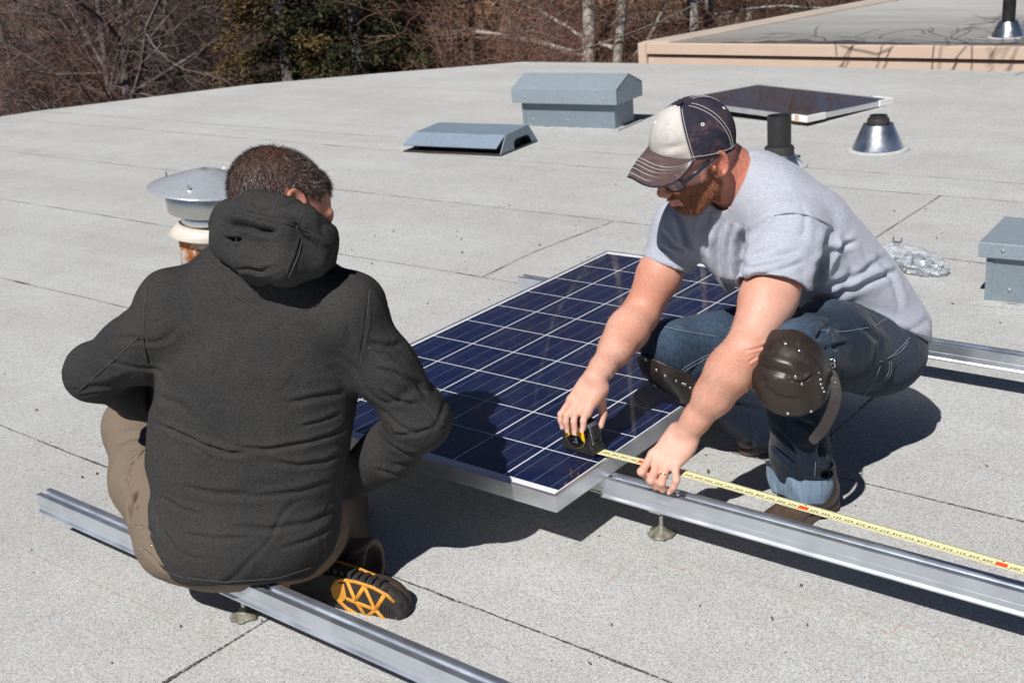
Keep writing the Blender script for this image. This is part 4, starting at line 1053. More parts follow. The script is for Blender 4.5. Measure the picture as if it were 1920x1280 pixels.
# ================================================================== the man with the tape measure
man = empty('person', (.33, .75, 0)); man_loc = Vector((.33, .75, 0))
tag(man, 'squatting man in grey t-shirt, jeans and two-tone cap measuring with yellow tape', 'person')
kids2 = []
HF = Frame(at(1303, 284, 2.70), None, cv(-.78, -.59, .20), cv(-.38, .70, .60)) if False else Frame(at(1306, 292, 2.70), x=None, y=cv(-.78, -.59, .20), z=cv(-.38, .70, .60))
SHL, SHR = at(1478, 448, 2.66), at(1280, 425, 2.93)
LAT = nv(SHL - SHR)
def spine_pts(): return [at(1425, 385, 2.80), at(1475, 440, 2.83), at(1542, 500, 2.89), at(1600, 565, 2.95), at(1637, 615, 2.98)]
SP = spine_pts(); FN = nv(np.cross(LAT, SP[-1] - SP[0]))   # front-back normal
ELL, WRL = at(1402, 655, 2.555), at(1289, 808, 2.665)
ELR, WRR = at(1200, 590, 2.955), at(1116, 708, 2.80)
b = Sdf(); head_sdf(b, HF, 1.0, 1.08)
b.chain([HF(0, -.03, -.03), HF(0, -.055, -.085), at(1408, 365, 2.79)], [.058, .060, .070], .03)
b.chain(SP, [.11, .135, .13, .13, .12], .04, (FN, .62))
b.cap(SP[0], SHL, .06, .055, .04); b.cap(SP[0], SHR, .06, .052, .04)
# left arm, thick forearm
def arm(b, sh, el, wr, back, r):
    up = nv(el - sh); fo = nv(wr - el); L = np.linalg.norm(wr - el)
    b.chain([sh, sh + (el - sh) * .55, el], [r[0], r[0] * 1.0, r[1]], .02)
    b.chain([el, el + fo * L * .25, el + fo * L * .55, el + fo * L * .85, wr], [r[1], r[2], r[2] * .88, r[3] * 1.04, r[3]], .02, None)
    b.ell(el + fo * L * .24 + back * .010, (r[2] * .9, r[2] * .9, L * .26), np.array([nv(np.cross(fo, back)), np.cross(fo, nv(np.cross(fo, back))), fo]), .03)
arm(b, SHL, ELL, WRL, cv(-.8, .1, .3), (.056, .045, .0475, .0275))
arm(b, SHR, ELR, WRR, cv(-.9, 0, .2), (.053, .044, .045, .0265))
# biceps belly
b.ell((SHL + ELL) / 2 + cv(.012, 0, .0), (.05, .05, .085), np.array([nv(np.cross(ELL - SHL, [0, 0, 1])), nv(np.cross(ELL - SHL, np.cross(ELL - SHL, [0, 0, 1]))), nv(ELL - SHL)]), .03)
# --- left hand pinching the blade on the rail
LH = Frame(WRL + 0, x=cv(-.60, -.79, -.05), z=cv(-.30, .30, .90))
jl = hand_sdf(b, LH, [(1.00, 1.15, .55), (1.10, 1.10, .55), (1.02, 1.0, .5), (.90, .9, .5)], mirror=-1,
              splay=(.10, .03, -.04, -.14), thumb=[(.014, .026, -.014), (.048, .042, -.036), (.074, .034, -.058), (.090, .018, -.070)], sc_=1.02,
              joints=[[at(1203, 884, 2.655), at(1214, 893, 2.672), at(1226, 890, 2.692)], [at(1221, 900, 2.645), at(1230, 911, 2.658), at(1237, 911, 2.680)], [at(1240, 905, 2.640), at(1243, 917, 2.655), at(1246, 916, 2.672)], [at(1268, 900, 2.640), at(1263, 913, 2.648), at(1257, 921, 2.658)]],
              tj=[at(1240, 850, 2.71), at(1222, 872, 2.715), at(1214, 886, 2.705)])
# --- right hand over the tape case
RH = Frame(WRR + 0, x=cv(-.50, -.86, .02), z=cv(-.42, .30, .85))
jr = hand_sdf(b, RH, [(.55, .55, .30), (.52, .50, .30), (.50, .50, .32), (.50, .50, .35)], mirror=1,
              splay=(-.02, .0, .02, .06), thumb=[(.012, .024, -.016), (.032, .044, -.040), (.054, .050, -.062), (.078, .044, -.076)], sc_=.94,
              joints=[[at(1097, 774, 2.782), at(1094, 789, 2.776), at(1093, 804, 2.779)], [at(1078, 775, 2.790), at(1076, 791, 2.786), at(1078, 808, 2.790)], [at(1063, 777, 2.797), at(1061, 791, 2.795), at(1064, 804, 2.800)], [at(1052, 776, 2.815), at(1051, 788, 2.815), at(1054, 798, 2.818)]],
              tj=[at(1127, 748, 2.825), at(1131, 774, 2.835), at(1126, 798, 2.830)])
def pale2(P):
    a = 0
    for wr, hf in ((WRL, LH), (WRR, RH)): a = np.maximum(a, np.clip(1 - (hf.loc(P)[:, 0] * -1 + .01) / .035, 0, 1) * (np.linalg.norm(P - wr, axis=1) < .25))
    for sh, el in ((SHL, ELL), (SHR, ELR)):
        L = el - sh; t = ((P - sh) @ L) / (L @ L); a = np.maximum(a, np.clip((.62 - t) * 3, 0, 1) * (np.linalg.norm(P - sh - np.clip(t, 0, 1)[:, None] * L, axis=1) < .09) * .7)
    return a
def beard_m(P):
    q = HF.loc(P); x, y, z = np.abs(q[:, 0]), q[:, 1], q[:, 2]
    jawl = np.clip((-.018 - z + .35 * (y - .03)) / .012, 0, 1) * np.clip((y + .004) / .012, 0, 1)          # cheek line falls towards the mouth
    side = np.clip((y + .004) / .01, 0, 1) * np.clip((.034 - y) / .012, 0, 1) * np.clip((.008 - z) / .01, 0, 1) * (x > .045)
    m = np.maximum(jawl, side)
    lips = (x < .024) & (z > -.0725) & (z < -.0525) & (y > .08)
    nose = (z > -.040) & (x < .03) & (y > .075)
    neck = (z < -.118)
    return m * (~lips) * (~nose) * (~neck) * (y > -.01) * (np.abs(q).max(1) < .16)
def flush2(P):
    q = HF.loc(P); near = np.abs(q).max(1) < .2
    ear = np.exp(-((np.abs(q[:, 0]) - .082) ** 2 / .0003 + (q[:, 1] + .01) ** 2 / .0008 + q[:, 2] ** 2 / .0015))
    nape = np.clip((-.02 - q[:, 1]) / .03, 0, 1) * np.clip((.03 - q[:, 2]) / .04, 0, 1)
    return near * np.clip(ear * 1.0 + nape * .55 + .25, 0, 1)
Vb, Qb = surface(b, .0028); Vb = relax(Vb, Qb, 1)
Nb = vnormals(Vb, Qb)
fold2 = [([(1448, 640, 2.6), (1425, 652, 2.57), (1398, 658, 2.55)], .004, .0035), ([(1420, 668, 2.57), (1402, 680, 2.55)], .004, .0025),
         ([(1375, 655, 2.55), (1352, 700, 2.58), (1340, 740, 2.6)], .010, .0016), ([(1235, 850, 2.7), (1225, 875, 2.7)], .003, .0009),
         ([(1258, 842, 2.7), (1246, 880, 2.7)], .003, .0009), ([(1092, 735, 2.8), (1078, 765, 2.8)], .003, .0008), ([(1110, 738, 2.8), (1100, 768, 2.8)], .003, .0008)]
Vb = Vb + Nb * (creases(Vb, Nb, fold2) + .0007 * fnoise(Vb * 35))[:, None]
body2 = mesh_obj('body', Vb, Qb, M_SKIN2, man, {'pale': pale2(Vb), 'beard': beard_m(Vb), 'flush': flush2(Vb)})
fa_ = np.zeros(len(Vb), bool); dirs = []
for a_, c_ in ((ELL, WRL), (ELR, WRR)):
    L_ = c_ - a_; t_ = ((Vb - a_) @ L_) / (L_ @ L_); fa_ |= (t_ > -.15) & (t_ < .95) & (np.linalg.norm(Vb - a_ - t_[:, None] * L_, axis=1) < .075)
def arm_dir(P):
    dl_ = np.linalg.norm(P - (ELL + WRL) / 2, axis=1) < np.linalg.norm(P - (ELR + WRR) / 2, axis=1)
    return np.where(dl_[:, None], (WRL - ELL)[None] + np.array([.08, 0, 0]), (WRR - ELR)[None] + np.array([.08, 0, 0]))
blades('arm_hair', Vb, Nb, fa_, 3800, arm_dir, .012, .00028, hair_mat('ginger_arm_hair', (.45, .22, .10), (.62, .36, .18), (.75, .52, .32)), man, 6, .35, .35)
nb = MB()
for J, r_ in ((jl[2], .0080), (jl[3], .0072), (jl[1], .0084)): nail(nb, J, LH, r_)
nb2 = [nb]
for i, (J, F_, r_) in enumerate([(jl[3], LH, .0070), (jl[2], LH, .0078), (jr[0], RH, .0082), (jr[1], RH, .0084), (jr[2], RH, .0080), (jr[3], RH, .0070)]):
    q = MB(); nail(q, J, F_, r_); q.build('fingernail', M_NAIL, man, smooth=True)
bm_ = beard_m(Vb)
BF = lambda P: np.tile(HF.d(0, .35, -1), (len(P), 1))
blades('beard', Vb, Nb, bm_ > .5, 9000, BF, .0075, .0007, M_BEARD, man, 3, .35, .55)
ql = HF.loc(Vb); nape = (np.abs(ql).max(1) < .14) & ((ql[:, 1] < -.02) & (ql[:, 2] < .045) & (ql[:, 2] > -.065) | ((np.abs(ql[:, 0]) > .05) & (ql[:, 1] < .028) & (ql[:, 1] > -.03) & (ql[:, 2] > .0) & (ql[:, 2] < .06)))
blades('cropped_hair', Vb, Nb, nape, 5000, BF, .005, .0006, M_STUB, man, 4, .3, .4)

# --- t-shirt
t = Sdf()
t.chain(SP + [at(1650, 640, 3.0)], [.143, .168, .155, .146, .136, .115], .05, (FN, .68))
t.cap(at(1418, 350, 2.79), at(1470, 425, 2.68), .066, .070, .05); t.cap(at(1400, 352, 2.80), SHR, .060, .062, .05)
t.ell(at(1450, 360, 2.82), (.075, .075, .06), None, .05)
t.ell(SHL, (.077, .077, .077), None, .04); t.ell(SHR, (.068, .068, .068), None, .03)
t.cap(at(1358, 430, 2.84), at(1412, 512, 2.85), .062, .058, .06)          # cloth hanging from the chest
t.cap(at(1345, 470, 2.88), at(1400, 545, 2.88), .040, .036, .05)
HL = at(1450, 541, 2.61); HR = at(1252, 497, 2.945)
t.cap(SHL, HL + (HL - SHL) * .08, .074, .083, .035); t.cap(SHR, HR + (HR - SHR) * .03, .063, .066, .03)
t.cap(at(1650, 560, 2.97), at(1696, 620, 2.97), .055, .026, .05)
dl = nv(HL - SHL + cv(0, -.06, 0)); dr = nv(HR - SHR)
t.plane(HL, dl, .003, HL - .11, HL + .115)
t.plane(HR, dr, .003, HR - .085, HR + .085)
t.cap(HL - dl * .012, HL + dl * .06, .071, .076, .002, op='-'); t.cap(HR - dr * .012, HR + dr * .06, .055, .057, .002, op='-')
hp = at(1490, 552, 2.75); hn = nv(np.cross(at(1728, 640, 2.97) - hp, LAT)); hn = hn if hn @ cv(0, -1, 0) > 0 else -hn
hn = nv(hn); t.plane(at(1726, 637, 2.97), nv(np.cross(nv(at(1728, 640, 2.97) - at(1500, 552, 2.75)), cv(.3, -.1, 1))) * (1), .004) if False else None
hn2 = cv(-.36, -.93, -.0); t.plane(at(1726, 640, 2.97), hn2, .004, at(1620, 560, 2.9) - .35, at(1620, 560, 2.9) + .35) if False else None
# neck opening
NKC = at(1378, 348, 2.755); NKN = nv(HF(0, -.045, -.06) - at(1415, 375, 2.79))
t.cap(NKC - NKN * .03, NKC + NKN * .08, .064, .070, .006, op='-')
tf = [([(1452, 402, 2.6), (1500, 400, 2.6), (1560, 425, 2.65)], .004, .0022),                                        # armhole seam
      ([(1560, 430, 2.7), (1548, 480, 2.7), (1530, 535, 2.7)], .014, .010), ([(1580, 440, 2.75), (1600, 500, 2.8), (1570, 560, 2.8)], .016, .0035),
      ([(1520, 565, 2.75), (1580, 548, 2.8), (1650, 520, 2.85), (1680, 508, 2.9)], .012, .0045),
      ([(1540, 540, 2.75), (1600, 520, 2.8), (1660, 480, 2.85)], .012, .0028),
      ([(1390, 445, 2.62), (1430, 420, 2.6), (1455, 405, 2.6)], .010, .004), ([(1385, 500, 2.6), (1420, 490, 2.58), (1500, 470, 2.6)], .012, .004),
      ([(1395, 520, 2.6), (1450, 510, 2.56), (1510, 490, 2.6)], .009, .003),
      ([(1388, 540, 2.6), (1388, 480, 2.63), (1395, 420, 2.68)], .012, .010),
      ([(1300, 470, 2.85), (1285, 440, 2.85), (1275, 400, 2.9)], .010, .008), ([(1330, 480, 2.8), (1318, 430, 2.8), (1330, 390, 2.8)], .012, .007),
      ([(1350, 520, 2.8), (1345, 460, 2.78), (1355, 410, 2.75)], .012, .006), ([(1375, 530, 2.8), (1368, 480, 2.75), (1372, 420, 2.72)], .012, .006),
      ([(1240, 430, 2.9), (1262, 460, 2.9), (1290, 470, 2.9)], .009, .004), ([(1235, 460, 2.9), (1265, 478, 2.9)], .008, .003),
      ([(1640, 470, 2.9), (1672, 520, 2.9), (1690, 580, 2.95)], .012, .004), ([(1580, 590, 2.85), (1640, 600, 2.9), (1700, 630, 2.95)], .014, .004),
      ([(1530, 500, 2.7), (1560, 470, 2.75), (1610, 450, 2.8)], .010, .004)]
hem_off = at(1500, 560, 2.78)
tn = nv(np.cross(LAT, at(1728, 637, 2.98) - hem_off)); tn = tn if tn[2] < 0 else -tn
t.plane(hem_off, tn, .004, hem_off - np.array([.5, .1, .4]), hem_off + np.array([.5, .6, .4])) if False else None
# --- jeans
jn = Sdf()
HIPL, HIPR = at(1622, 650, 2.90), at(1560, 628, 3.08); KNL, KNR = at(1478, 668, 2.60), at(1262, 655, 3.02)
ANL, ANR = at(1502, 895, 2.79), at(1430, 800, 3.10)
jn.ell(at(1610, 635, 3.0), (.165, .125, .12), np.array([LAT, nv(np.cross([0, 0, 1], LAT)), [0, 0, 1]]), .05)
jn.ell(at(1652, 662, 2.94), (.10, .10, .095), None, .05)
jn.chain([HIPL, HIPL * .5 + KNL * .5 + cv(.0, .012, 0), KNL], [.112, .098, .083], .04)
jn.chain([HIPR, HIPR * .5 + KNR * .5, KNR], [.108, .090, .078], .04)
jn.chain([KNL + cv(.01, -.02, 0), at(1500, 770, 2.68), at(1500, 850, 2.76), at(1500, 905, 2.79)], [.076, .067, .062, .060], .03)
jn.chain([KNR + cv(.0, -.02, 0), at(1340, 735, 3.06), ANR], [.074, .068, .062], .03)
jn.ell(at(1560, 610, 2.86), (.085, .085, .075), None, .05)
jn.plane(at(1500, 912, 2.79), cv(.05, -1, .1), .004, at(1500, 912, 2.79) - .1, at(1500, 912, 2.79) + .1)
jf = [([(1560, 600, 2.8), (1530, 640, 2.75), (1545, 700, 2.72)], .014, .010), ([(1540, 620, 2.75), (1552, 670, 2.72), (1560, 715, 2.72)], .008, .006),
      ([(1520, 640, 2.7), (1545, 655, 2.7), (1600, 640, 2.75)], .008, .006), ([(1600, 600, 2.8), (1650, 640, 2.85), (1640, 700, 2.85)], .012, .005),
      ([(1450, 800, 2.7), (1480, 830, 2.7), (1500, 870, 2.7)], .010, .007), ([(1520, 790, 2.7), (1535, 830, 2.7), (1540, 870, 2.72)], .009, .007),
      ([(1448, 835, 2.7), (1470, 850, 2.7), (1500, 880, 2.7)], .008, .006), ([(1480, 780, 2.65), (1520, 800, 2.68), (1550, 860, 2.7)], .012, .007),
      ([(1290, 640, 2.95), (1320, 670, 2.95), (1290, 710, 2.95)], .010, .006), ([(1250, 610, 2.95), (1290, 625, 2.95), (1350, 640, 3)], .009, .004),
      ([(1330, 740, 2.95), (1380, 760, 3.0), (1430, 770, 3.0)], .010, .006), ([(1290, 720, 2.95), (1350, 745, 3.0)], .008, .005),
      ([(1440, 605, 2.6), (1490, 590, 2.65), (1570, 592, 2.75)], .010, .002)]
def fade_m(P):
    a = np.zeros(len(P))
    for c, r_ in ((KNL + cv(-.02, .05, .03), .12), (at(1530, 590, 2.75), .10), (KNR + cv(-.01, .05, .03), .10), (at(1320, 620, 3.0), .10)):
        a = np.maximum(a, np.exp(-((P - c) ** 2).sum(1) / r_ ** 2 * 1.6))
    w_ = fnoise(P * np.array([9, 9, 9]))
    hip = np.exp(-((P - at(1650, 640, 2.85)) ** 2).sum(1) / .12 ** 2) * .35
    return np.clip(np.maximum(a * (.8 + .5 * w_), hip), 0, 1)
jeans = solid('jeans', jn, M_DENIM, man, .004, 2, jf, [(9, .0035, None), (22, .0015, None), (-9, .0032, None)], {'fade': fade_m})
# shirt is cut where its hem lies on the jeans
def cut_hem(P):  # signed amount below the hem
    X = (P - CAM) @ ROT; z = -X[:, 2]; u = 960 + FPX * X[:, 0] / z; v = 640 - FPX * X[:, 1] / z
    return u, v
HA, HB = at(1500, 556, 2.76), at(1722, 640, 2.97)
tn = nv(np.cross(HB - HA, nv(LAT + .35 * cv(0, 0, 1)))); tn = tn if tn[2] < 0 else -tn
t.plane(HA, tn, .006, np.array([.12, .40, 0.0]), np.array([.8, 1.2, .62]))
tf = [(a, b_, c_ * 1.5) for a, b_, c_ in tf]
shirt = solid('t_shirt', t, M_TEE, man, .004, 2, tf, [(7, .0040, None), (18, .0018, None), (-6, .0035, (1, 1, .7))])
# ribs, hems and seams
th_ = MB()
ring = trace(t, [(1391, 276), (1400, 300), (1397, 330), (1386, 358), (1368, 382), (1348, 396), (1334, 402)], -.001, 5, d0=2.4, d1=3.1)
cb_ = MB(); cb_.tube(smooth_line(ring, 6), .0060, 10); cb_.build('collar_rib', M_TEE, man, smooth=True)
sm_ = MB()
for pl in ([(1452, 404), (1480, 399), (1510, 402), (1540, 413), (1562, 427)],): 
    P = trace(t, pl, .0012, 6, d0=2.4, d1=3.1)
    if len(P) > 2: sm_.tube(smooth_line(P), .0012, 6)
sm_.build('shoulder_seam', plain('grey_seam', (.24, .25, .29), .9), man, smooth=True)
M_STI = plain('pale_denim_thread', (.30, .33, .38), .8, var=.1)
sj = MB()
for pl in ([(1650, 678), (1672, 668), (1700, 640), (1706, 632)], [(1606, 760), (1640, 715), (1650, 688), (1655, 676), (1690, 660), (1703, 640)], [(1668, 678), (1668, 700), (1655, 712)],
           [(1672, 678), (1672, 702), (1658, 716)], [(1540, 618), (1580, 622), (1640, 612), (1665, 595)], [(1545, 650), (1548, 628), (1556, 614)], [(1540, 800), (1530, 850), (1527, 905)],
           [(1262, 712), (1282, 690), (1320, 668), (1345, 660)], [(1265, 716), (1286, 694), (1322, 673), (1345, 665)], [(1245, 612), (1290, 622), (1340, 630)]):
    P = trace(jn, pl, .0025, 8, d0=2.4, d1=3.3)
    if len(P) > 2: sj = MB(); stitch(sj, smooth_line(P, 1), .0006, .006, .0015); sj.build('jeans_stitching', M_STI, man)
# turned-up cuff
def cuff(c0, c1, r0, r1, lab):
    ax = nv(c1 - c0); ex = nv(np.cross(ax, [0, 1, 0])); ey = np.cross(ax, ex); L = np.linalg.norm(c1 - c0)
    n, m_ = 64, 14; vs = []
    for j in range(m_ + 1):
        s = j / m_
        for k in range(n):
            a = 2 * math.pi * k / n
            rr = r0 + (r1 - r0) * s + .0045 * math.sin(math.pi * s) + .005 * math.sin(2 * a + 1) + .003 * math.sin(5 * a + 2 * s) + .002 * math.sin(9 * a + 5 * s)
            vs.append(c0 + ax * (s * L + .006 * math.sin(a * 2 + .5)) + ex * rr * math.cos(a) * 1.06 + ey * rr * math.sin(a))
    mb = MB(); mb.add(vs, [(j * n + k, j * n + (k + 1) % n, (j + 1) * n + (k + 1) % n, (j + 1) * n + k) for j in range(m_) for k in range(n)])
    o = mb.build('cuff', M_CUFF, man, smooth=True); md = o.modifiers.new('s', 'SOLIDIFY'); md.thickness = .004; md.offset = -1
    h_ = MB(); h_.tube([np.array(v) for v in vs[:n] + vs[:2]], .0042, 8, cap=False); h_.build('cuff_hem', M_DENIM, man, smooth=True)
    return o
cuff(at(1501, 874, 2.775), at(1500, 926, 2.79), .068, .058, '')
cuff(at(1428, 770, 3.10), at(1425, 805, 3.11), .060, .056, '')
# --- knee pads
def kneepad(center, jns, ball_r, off, axes, shell=.0065, extra=()):
    k_ = Sdf(); k_.ell(center, ball_r, axes, .01)
    for e_ in extra: k_.cap(*e_)
    k2 = inter(k_, jns, off + shell)
    k_.ops.append(('p', lambda P: (jns.ev(P) - off), None, None, .003))
    return k_
kd = cv(-.45, -.25, .85)
axk = np.array([nv(np.cross(kd, cv(0, 1, 0))), nv(np.cross(kd, nv(np.cross(kd, cv(0, 1, 0))))), nv(kd)])
lower = Sdf(); lower.ops = [o for o in jn.ops]
pad = Sdf(); pad.ops = list(jn.ops)
pad.cap(at(1478, 690, 2.545), at(1487, 735, 2.575), .073, .070, .03)         # moulded cup fills the bend of the knee
k1 = kneepad(at(1486, 706, 2.535), pad, (.088, .086, .085), .001, axk, extra=[(at(1470, 680, 2.53), at(1414, 668, 2.545), .065, .028, .03), (at(1470, 660, 2.53), at(1440, 636, 2.545), .04, .020, .03)])
kp1 = solid('knee_pad', k1, M_KNEEPAD, man, .003, 1, [([(1478, 712, 2.5), (1498, 716, 2.5), (1512, 712, 2.5), (1530, 694, 2.5)], .0045, .0050), ([(1408, 676, 2.52), (1440, 690, 2.5), (1475, 700, 2.5), (1490, 712, 2.5)], .016, .0060),
   ([(1500, 716, 2.5), (1506, 728, 2.5)], .003, .003), ([(1520, 660, 2.5), (1538, 690, 2.5), (1540, 720, 2.5)], .0035, .0025), ([(1425, 720, 2.5), (1455, 745, 2.5), (1500, 755, 2.5)], .014, .0035)], [(7, .0045, None), (16, .0020, None)])
kd2 = cv(-.62, -.66, .42); axk2 = np.array([nv(np.cross(kd2, cv(0, 1, 0))), nv(np.cross(kd2, nv(np.cross(kd2, cv(0, 1, 0))))), nv(kd2)])
k2 = kneepad(at(1238, 716, 2.99), jn, (.11, .060, .08), .002, np.array([cv(.93, -.36, 0), cv(.36, .93, 0), cv(0, 0, 1)]))
kp2 = solid('knee_pad', k2, M_KNEEPAD, man, .003, 1, None, [(14, .0018, None)])
for pxs, ks in (([(1432, 637), (1449, 636), (1473, 643), (1500, 657), (1518, 684), (1534, 698), (1538, 711), (1539, 720), (1542, 727), (1545, 734), (1492, 706), (1504, 720), (1477, 775), (1521, 771)], k1),
                ([(1211, 674), (1230, 694), (1207, 715), (1227, 722), (1247, 704), (1268, 714), (1280, 719), (1285, 721), (1294, 727)], k2)):
    for i, (u, v) in enumerate(pxs):
        p = hit(ks, u, v, 2.3, 3.2)
        if p is None: continue
        rb = MB(); disc(rb, p, grad(ks, p), .0036 if i > 3 else .0048, .0022); rb.build('rivet', M_RIVET, kp1 if ks is k1 else kp2, smooth=True)
# strap hanging off the pad
P0 = [(1556, 688, 2.54), (1566, 712, 2.53), (1569, 740, 2.525), (1561, 770, 2.53), (1546, 800, 2.54), (1531, 818, 2.55), (1520, 829, 2.555)]
sp_ = [at(*p) for p in P0]; wd = [.006, .009, .0115, .012, .012, .0115, .007]
sb = MB(); vs = []; fine = []
for i in range(len(sp_) - 1):
    for k in range(6): tt = k / 6; fine.append((sp_[i] * (1 - tt) + sp_[i + 1] * tt, wd[i] * (1 - tt) + wd[i + 1] * tt))
fine.append((sp_[-1], wd[-1])); fp = smooth_line([f[0] for f in fine], 6)
for i, p in enumerate(fp):
    tg = nv(fp[min(i + 1, len(fp) - 1)] - fp[max(i - 1, 0)]); sd_ = nv(np.cross(tg, cv(-.35, .1, 1))); nn = np.cross(sd_, tg); w_ = fine[i][1]
    if i > len(fp) - 5: w_ = .0115 * math.sqrt(max(.02, 1 - ((i - (len(fp) - 5)) / 4.3) ** 2))
    vs += [p + sd_ * w_ + nn * .0012, p - sd_ * w_ + nn * .0012, p - sd_ * w_ - nn * .0012, p + sd_ * w_ - nn * .0012]
m_ = len(fp); sb.add(vs, [(i * 4 + a, i * 4 + (a + 1) % 4, (i + 1) * 4 + (a + 1) % 4, (i + 1) * 4 + a) for i in range(m_ - 1) for a in range(4)] + [(0, 1, 2, 3), tuple(range((m_ - 1) * 4, m_ * 4))[::-1]])
strap = sb.build('knee_strap', M_STRAP, man, auto=50)
for i in range(7, m_ - 3, 5):
    q = MB(); disc(q, fp[i] + 0, nv(cv(-.35, .1, 1)), .0016, .0016); q.build('strap_hole', M_RIVET if i < 12 else M_BLACK, strap)
bk = MB(); bc = at(1557, 684, 2.53)
bk.tube([bc + cv(*p) for p in ((-.008, .010, 0), (.008, .013, 0), (.010, -.004, 0), (-.006, -.010, 0), (-.008, .010, 0), (.008, .013, 0))], .0014, 8); bk.tube([bc + cv(-.007, 0, 0), bc + cv(.010, .005, .002)], .0011, 6)
bk.build('buckle', M_RIVET, strap, smooth=True)
lp_ = MB(); lp_.tube([at(*p) for p in ((1540, 705, 2.52), (1549, 694, 2.52), (1557, 688, 2.53), (1560, 700, 2.53), (1550, 712, 2.525), (1545, 720, 2.52))], .003, 8, flat=.4); lp_.build('strap_loop', M_STRAP, strap, smooth=True)
# --- shoes
def shoe(name, heel, toe, mat, up=(0, 0, 1), sc_=1.0, sole_h=.024):
    ax = nv(np.array(toe) - heel); up = nv(np.array(up, float) - ax * (np.array(up, float) @ ax)); F = Frame(heel, x=ax, z=up); L = np.linalg.norm(np.array(toe) - heel)
    s = Sdf(); g = lambda a, b_, c: F(a * L, b_ * sc_, c * sc_)
    s.ell(g(.17, 0, .045), (.055 * sc_, .036 * sc_, .050 * sc_), F.A, .03); s.ell(g(.45, .0, .045), (.085 * sc_, .038 * sc_, .042 * sc_), F.A, .04)
    s.ell(g(.78, .002, .032), (.068 * sc_, .046 * sc_, .030 * sc_), F.A, .03); s.cap(g(.22, 0, .07), g(.20, 0, .12), .038 * sc_, .040 * sc_, .03)
    s.ell(g(.86, .004, .040), (.042 * sc_, .038 * sc_, .026 * sc_), F.A, .012)
    s.plane(F(0, 0, sole_h * .7), F.d(0, 0, -1), .003)
    u = solid('shoe_upper', s, mat, None, .0032, 1, None, [(25, .0012, None)])
    so = Sdf(); so.ell(g(.20, 0, .010), (.062 * sc_, .040 * sc_, .03), F.A, .02); so.ell(g(.74, .002, .010), (.085 * sc_, .051 * sc_, .03), F.A, .03); so.cap(g(.15, 0, .01), g(.85, 0, .01), .034 * sc_, .040 * sc_, .02)
    so.plane(F(0, 0, .0015), F.d(0, 0, -1), .002); so.plane(F(0, 0, sole_h), F.d(0, 0, 1), .003)
    so_o = solid('sole', so, mat if name != 'x' else mat, None, .0032, 1)
    return u, so_o, F, L, s, so
def laces(F, L, s, parent, sc_=1.0):
    for k in range(5):
        x = .36 + k * .075; lm = MB(); P = []
        for y in np.linspace(-.026, .026, 9):
            p = F(x * L + (.008 if k % 2 else -.004) * (y / .026), y * sc_, .16); 
            for _ in range(40):
                dd = s.ev(p[None])[0]
                if dd < .002: break
                p = p - F.A[2] * min(dd, .01)
            P.append(p)
        lm.tube(P, .0022, 6); lm.build('lace', plain('brown_lace', (.12, .08, .06), .8), parent, smooth=True)
def put_shoe(heel, toe, mat, up=(0, 0, 1), sc_=1.0, lace=True):
    u, so, F, L, s, s2 = shoe('shoe', heel, toe, mat, up, sc_); e = u; e.parent = man; e.name = 'shoe'; so.parent = e
    if lace: laces(F, L, s, e, sc_)
    return e, F, L
put_shoe(np.array([.403, .550, .0]), np.array([.345, .318, .0]), M_SHOE, sc_=.90)
put_shoe(np.array([.235, .905, .085]), np.array([.095, .680, .0]), M_SHOE, (-.25, -.35, 1))
# --- ring
J = jl[2]; dd = nv(J[1] - J[0]); c = J[0] + (J[1] - J[0]) * .62; ex = nv(np.cross(dd, [0, 0, 1])); ey = np.cross(dd, ex)
rg_ = MB(); rg_.tube([c + (ex * math.cos(a) + ey * math.sin(a)) * .0102 for a in np.linspace(0, 2 * math.pi, 25)], .0017, 8, cap=False); rg_.build('ring', M_GOLD, man, smooth=True)
# --- glasses
gl = empty('glasses', (0, 0, 0)); gl.parent = man
for sx in (-1, 1):
    g1 = MB(); g1.tube([HF(sx * .080, -.034, .026), HF(sx * .082, .0, .025), HF(sx * .078, .05, .020), HF(sx * .071, .096, .014)], [.0022, .0028, .0030, .0030], 8, flat=1.6); g1.build('temple_arm', M_SPEC, gl, smooth=True)
for sx in (-1, 1):
    rim = [HF(sx * (.036 + .030 * math.cos(a) * (1 - .06 * math.sin(a))), .104 - .010 * math.cos(a) * (1 if True else 0) - .006 * abs(math.cos(a)), .004 + .019 * math.sin(a)) for a in np.linspace(0, 2 * math.pi, 25)]
    q = MB(); q.tube(rim, .0018, 6, cap=False); q.build('lens_rim', M_SPEC, gl, smooth=True)
    q = MB(); q.add(rim[:-1], [tuple(range(24))]); q.build('lens', M_LENS, gl)
q = MB(); q.tube([HF(-.010, .106, .008), HF(0, .109, .011), HF(.010, .106, .008)], .0018, 6); q.build('bridge', M_SPEC, gl, smooth=True)

# --- cap
def cap_mats():
    def fabric(name, c1, c2, dye=None, thr=(.5, .7)):
        m = MT(name); f = m.noise(9, 5, .65, dist=.5); w_ = m.noise(700, 2, .6)
        c = m.ramp(f, [(.3, c1), (.7, c2)])
        if dye: c = m.mix(m.math('MULTIPLY', m.ramp(m.noise(15, 6, .8, dist=1.2), [(thr[0], 0), (thr[1], .85)]), attr(m, 'low')), c, dye)
        m.p(Base_Color=c, Roughness=.9, Specular_IOR_Level=.15); b_ = m.bump(m.noise(22, 4, .6), .3, .004); m.bump(w_, .25, .0005, b_); return m.m
    return (fabric('off_white_cotton', (.44, .40, .37), (.66, .63, .59), (.36, .31, .30), (.50, .75)), fabric('faded_navy_cotton', (.018, .017, .030), (.050, .045, .062), (.22, .12, .10), (.52, .66)),
            fabric('plum_cotton', (.070, .050, .056), (.135, .085, .085), (.30, .21, .18), (.50, .66)))
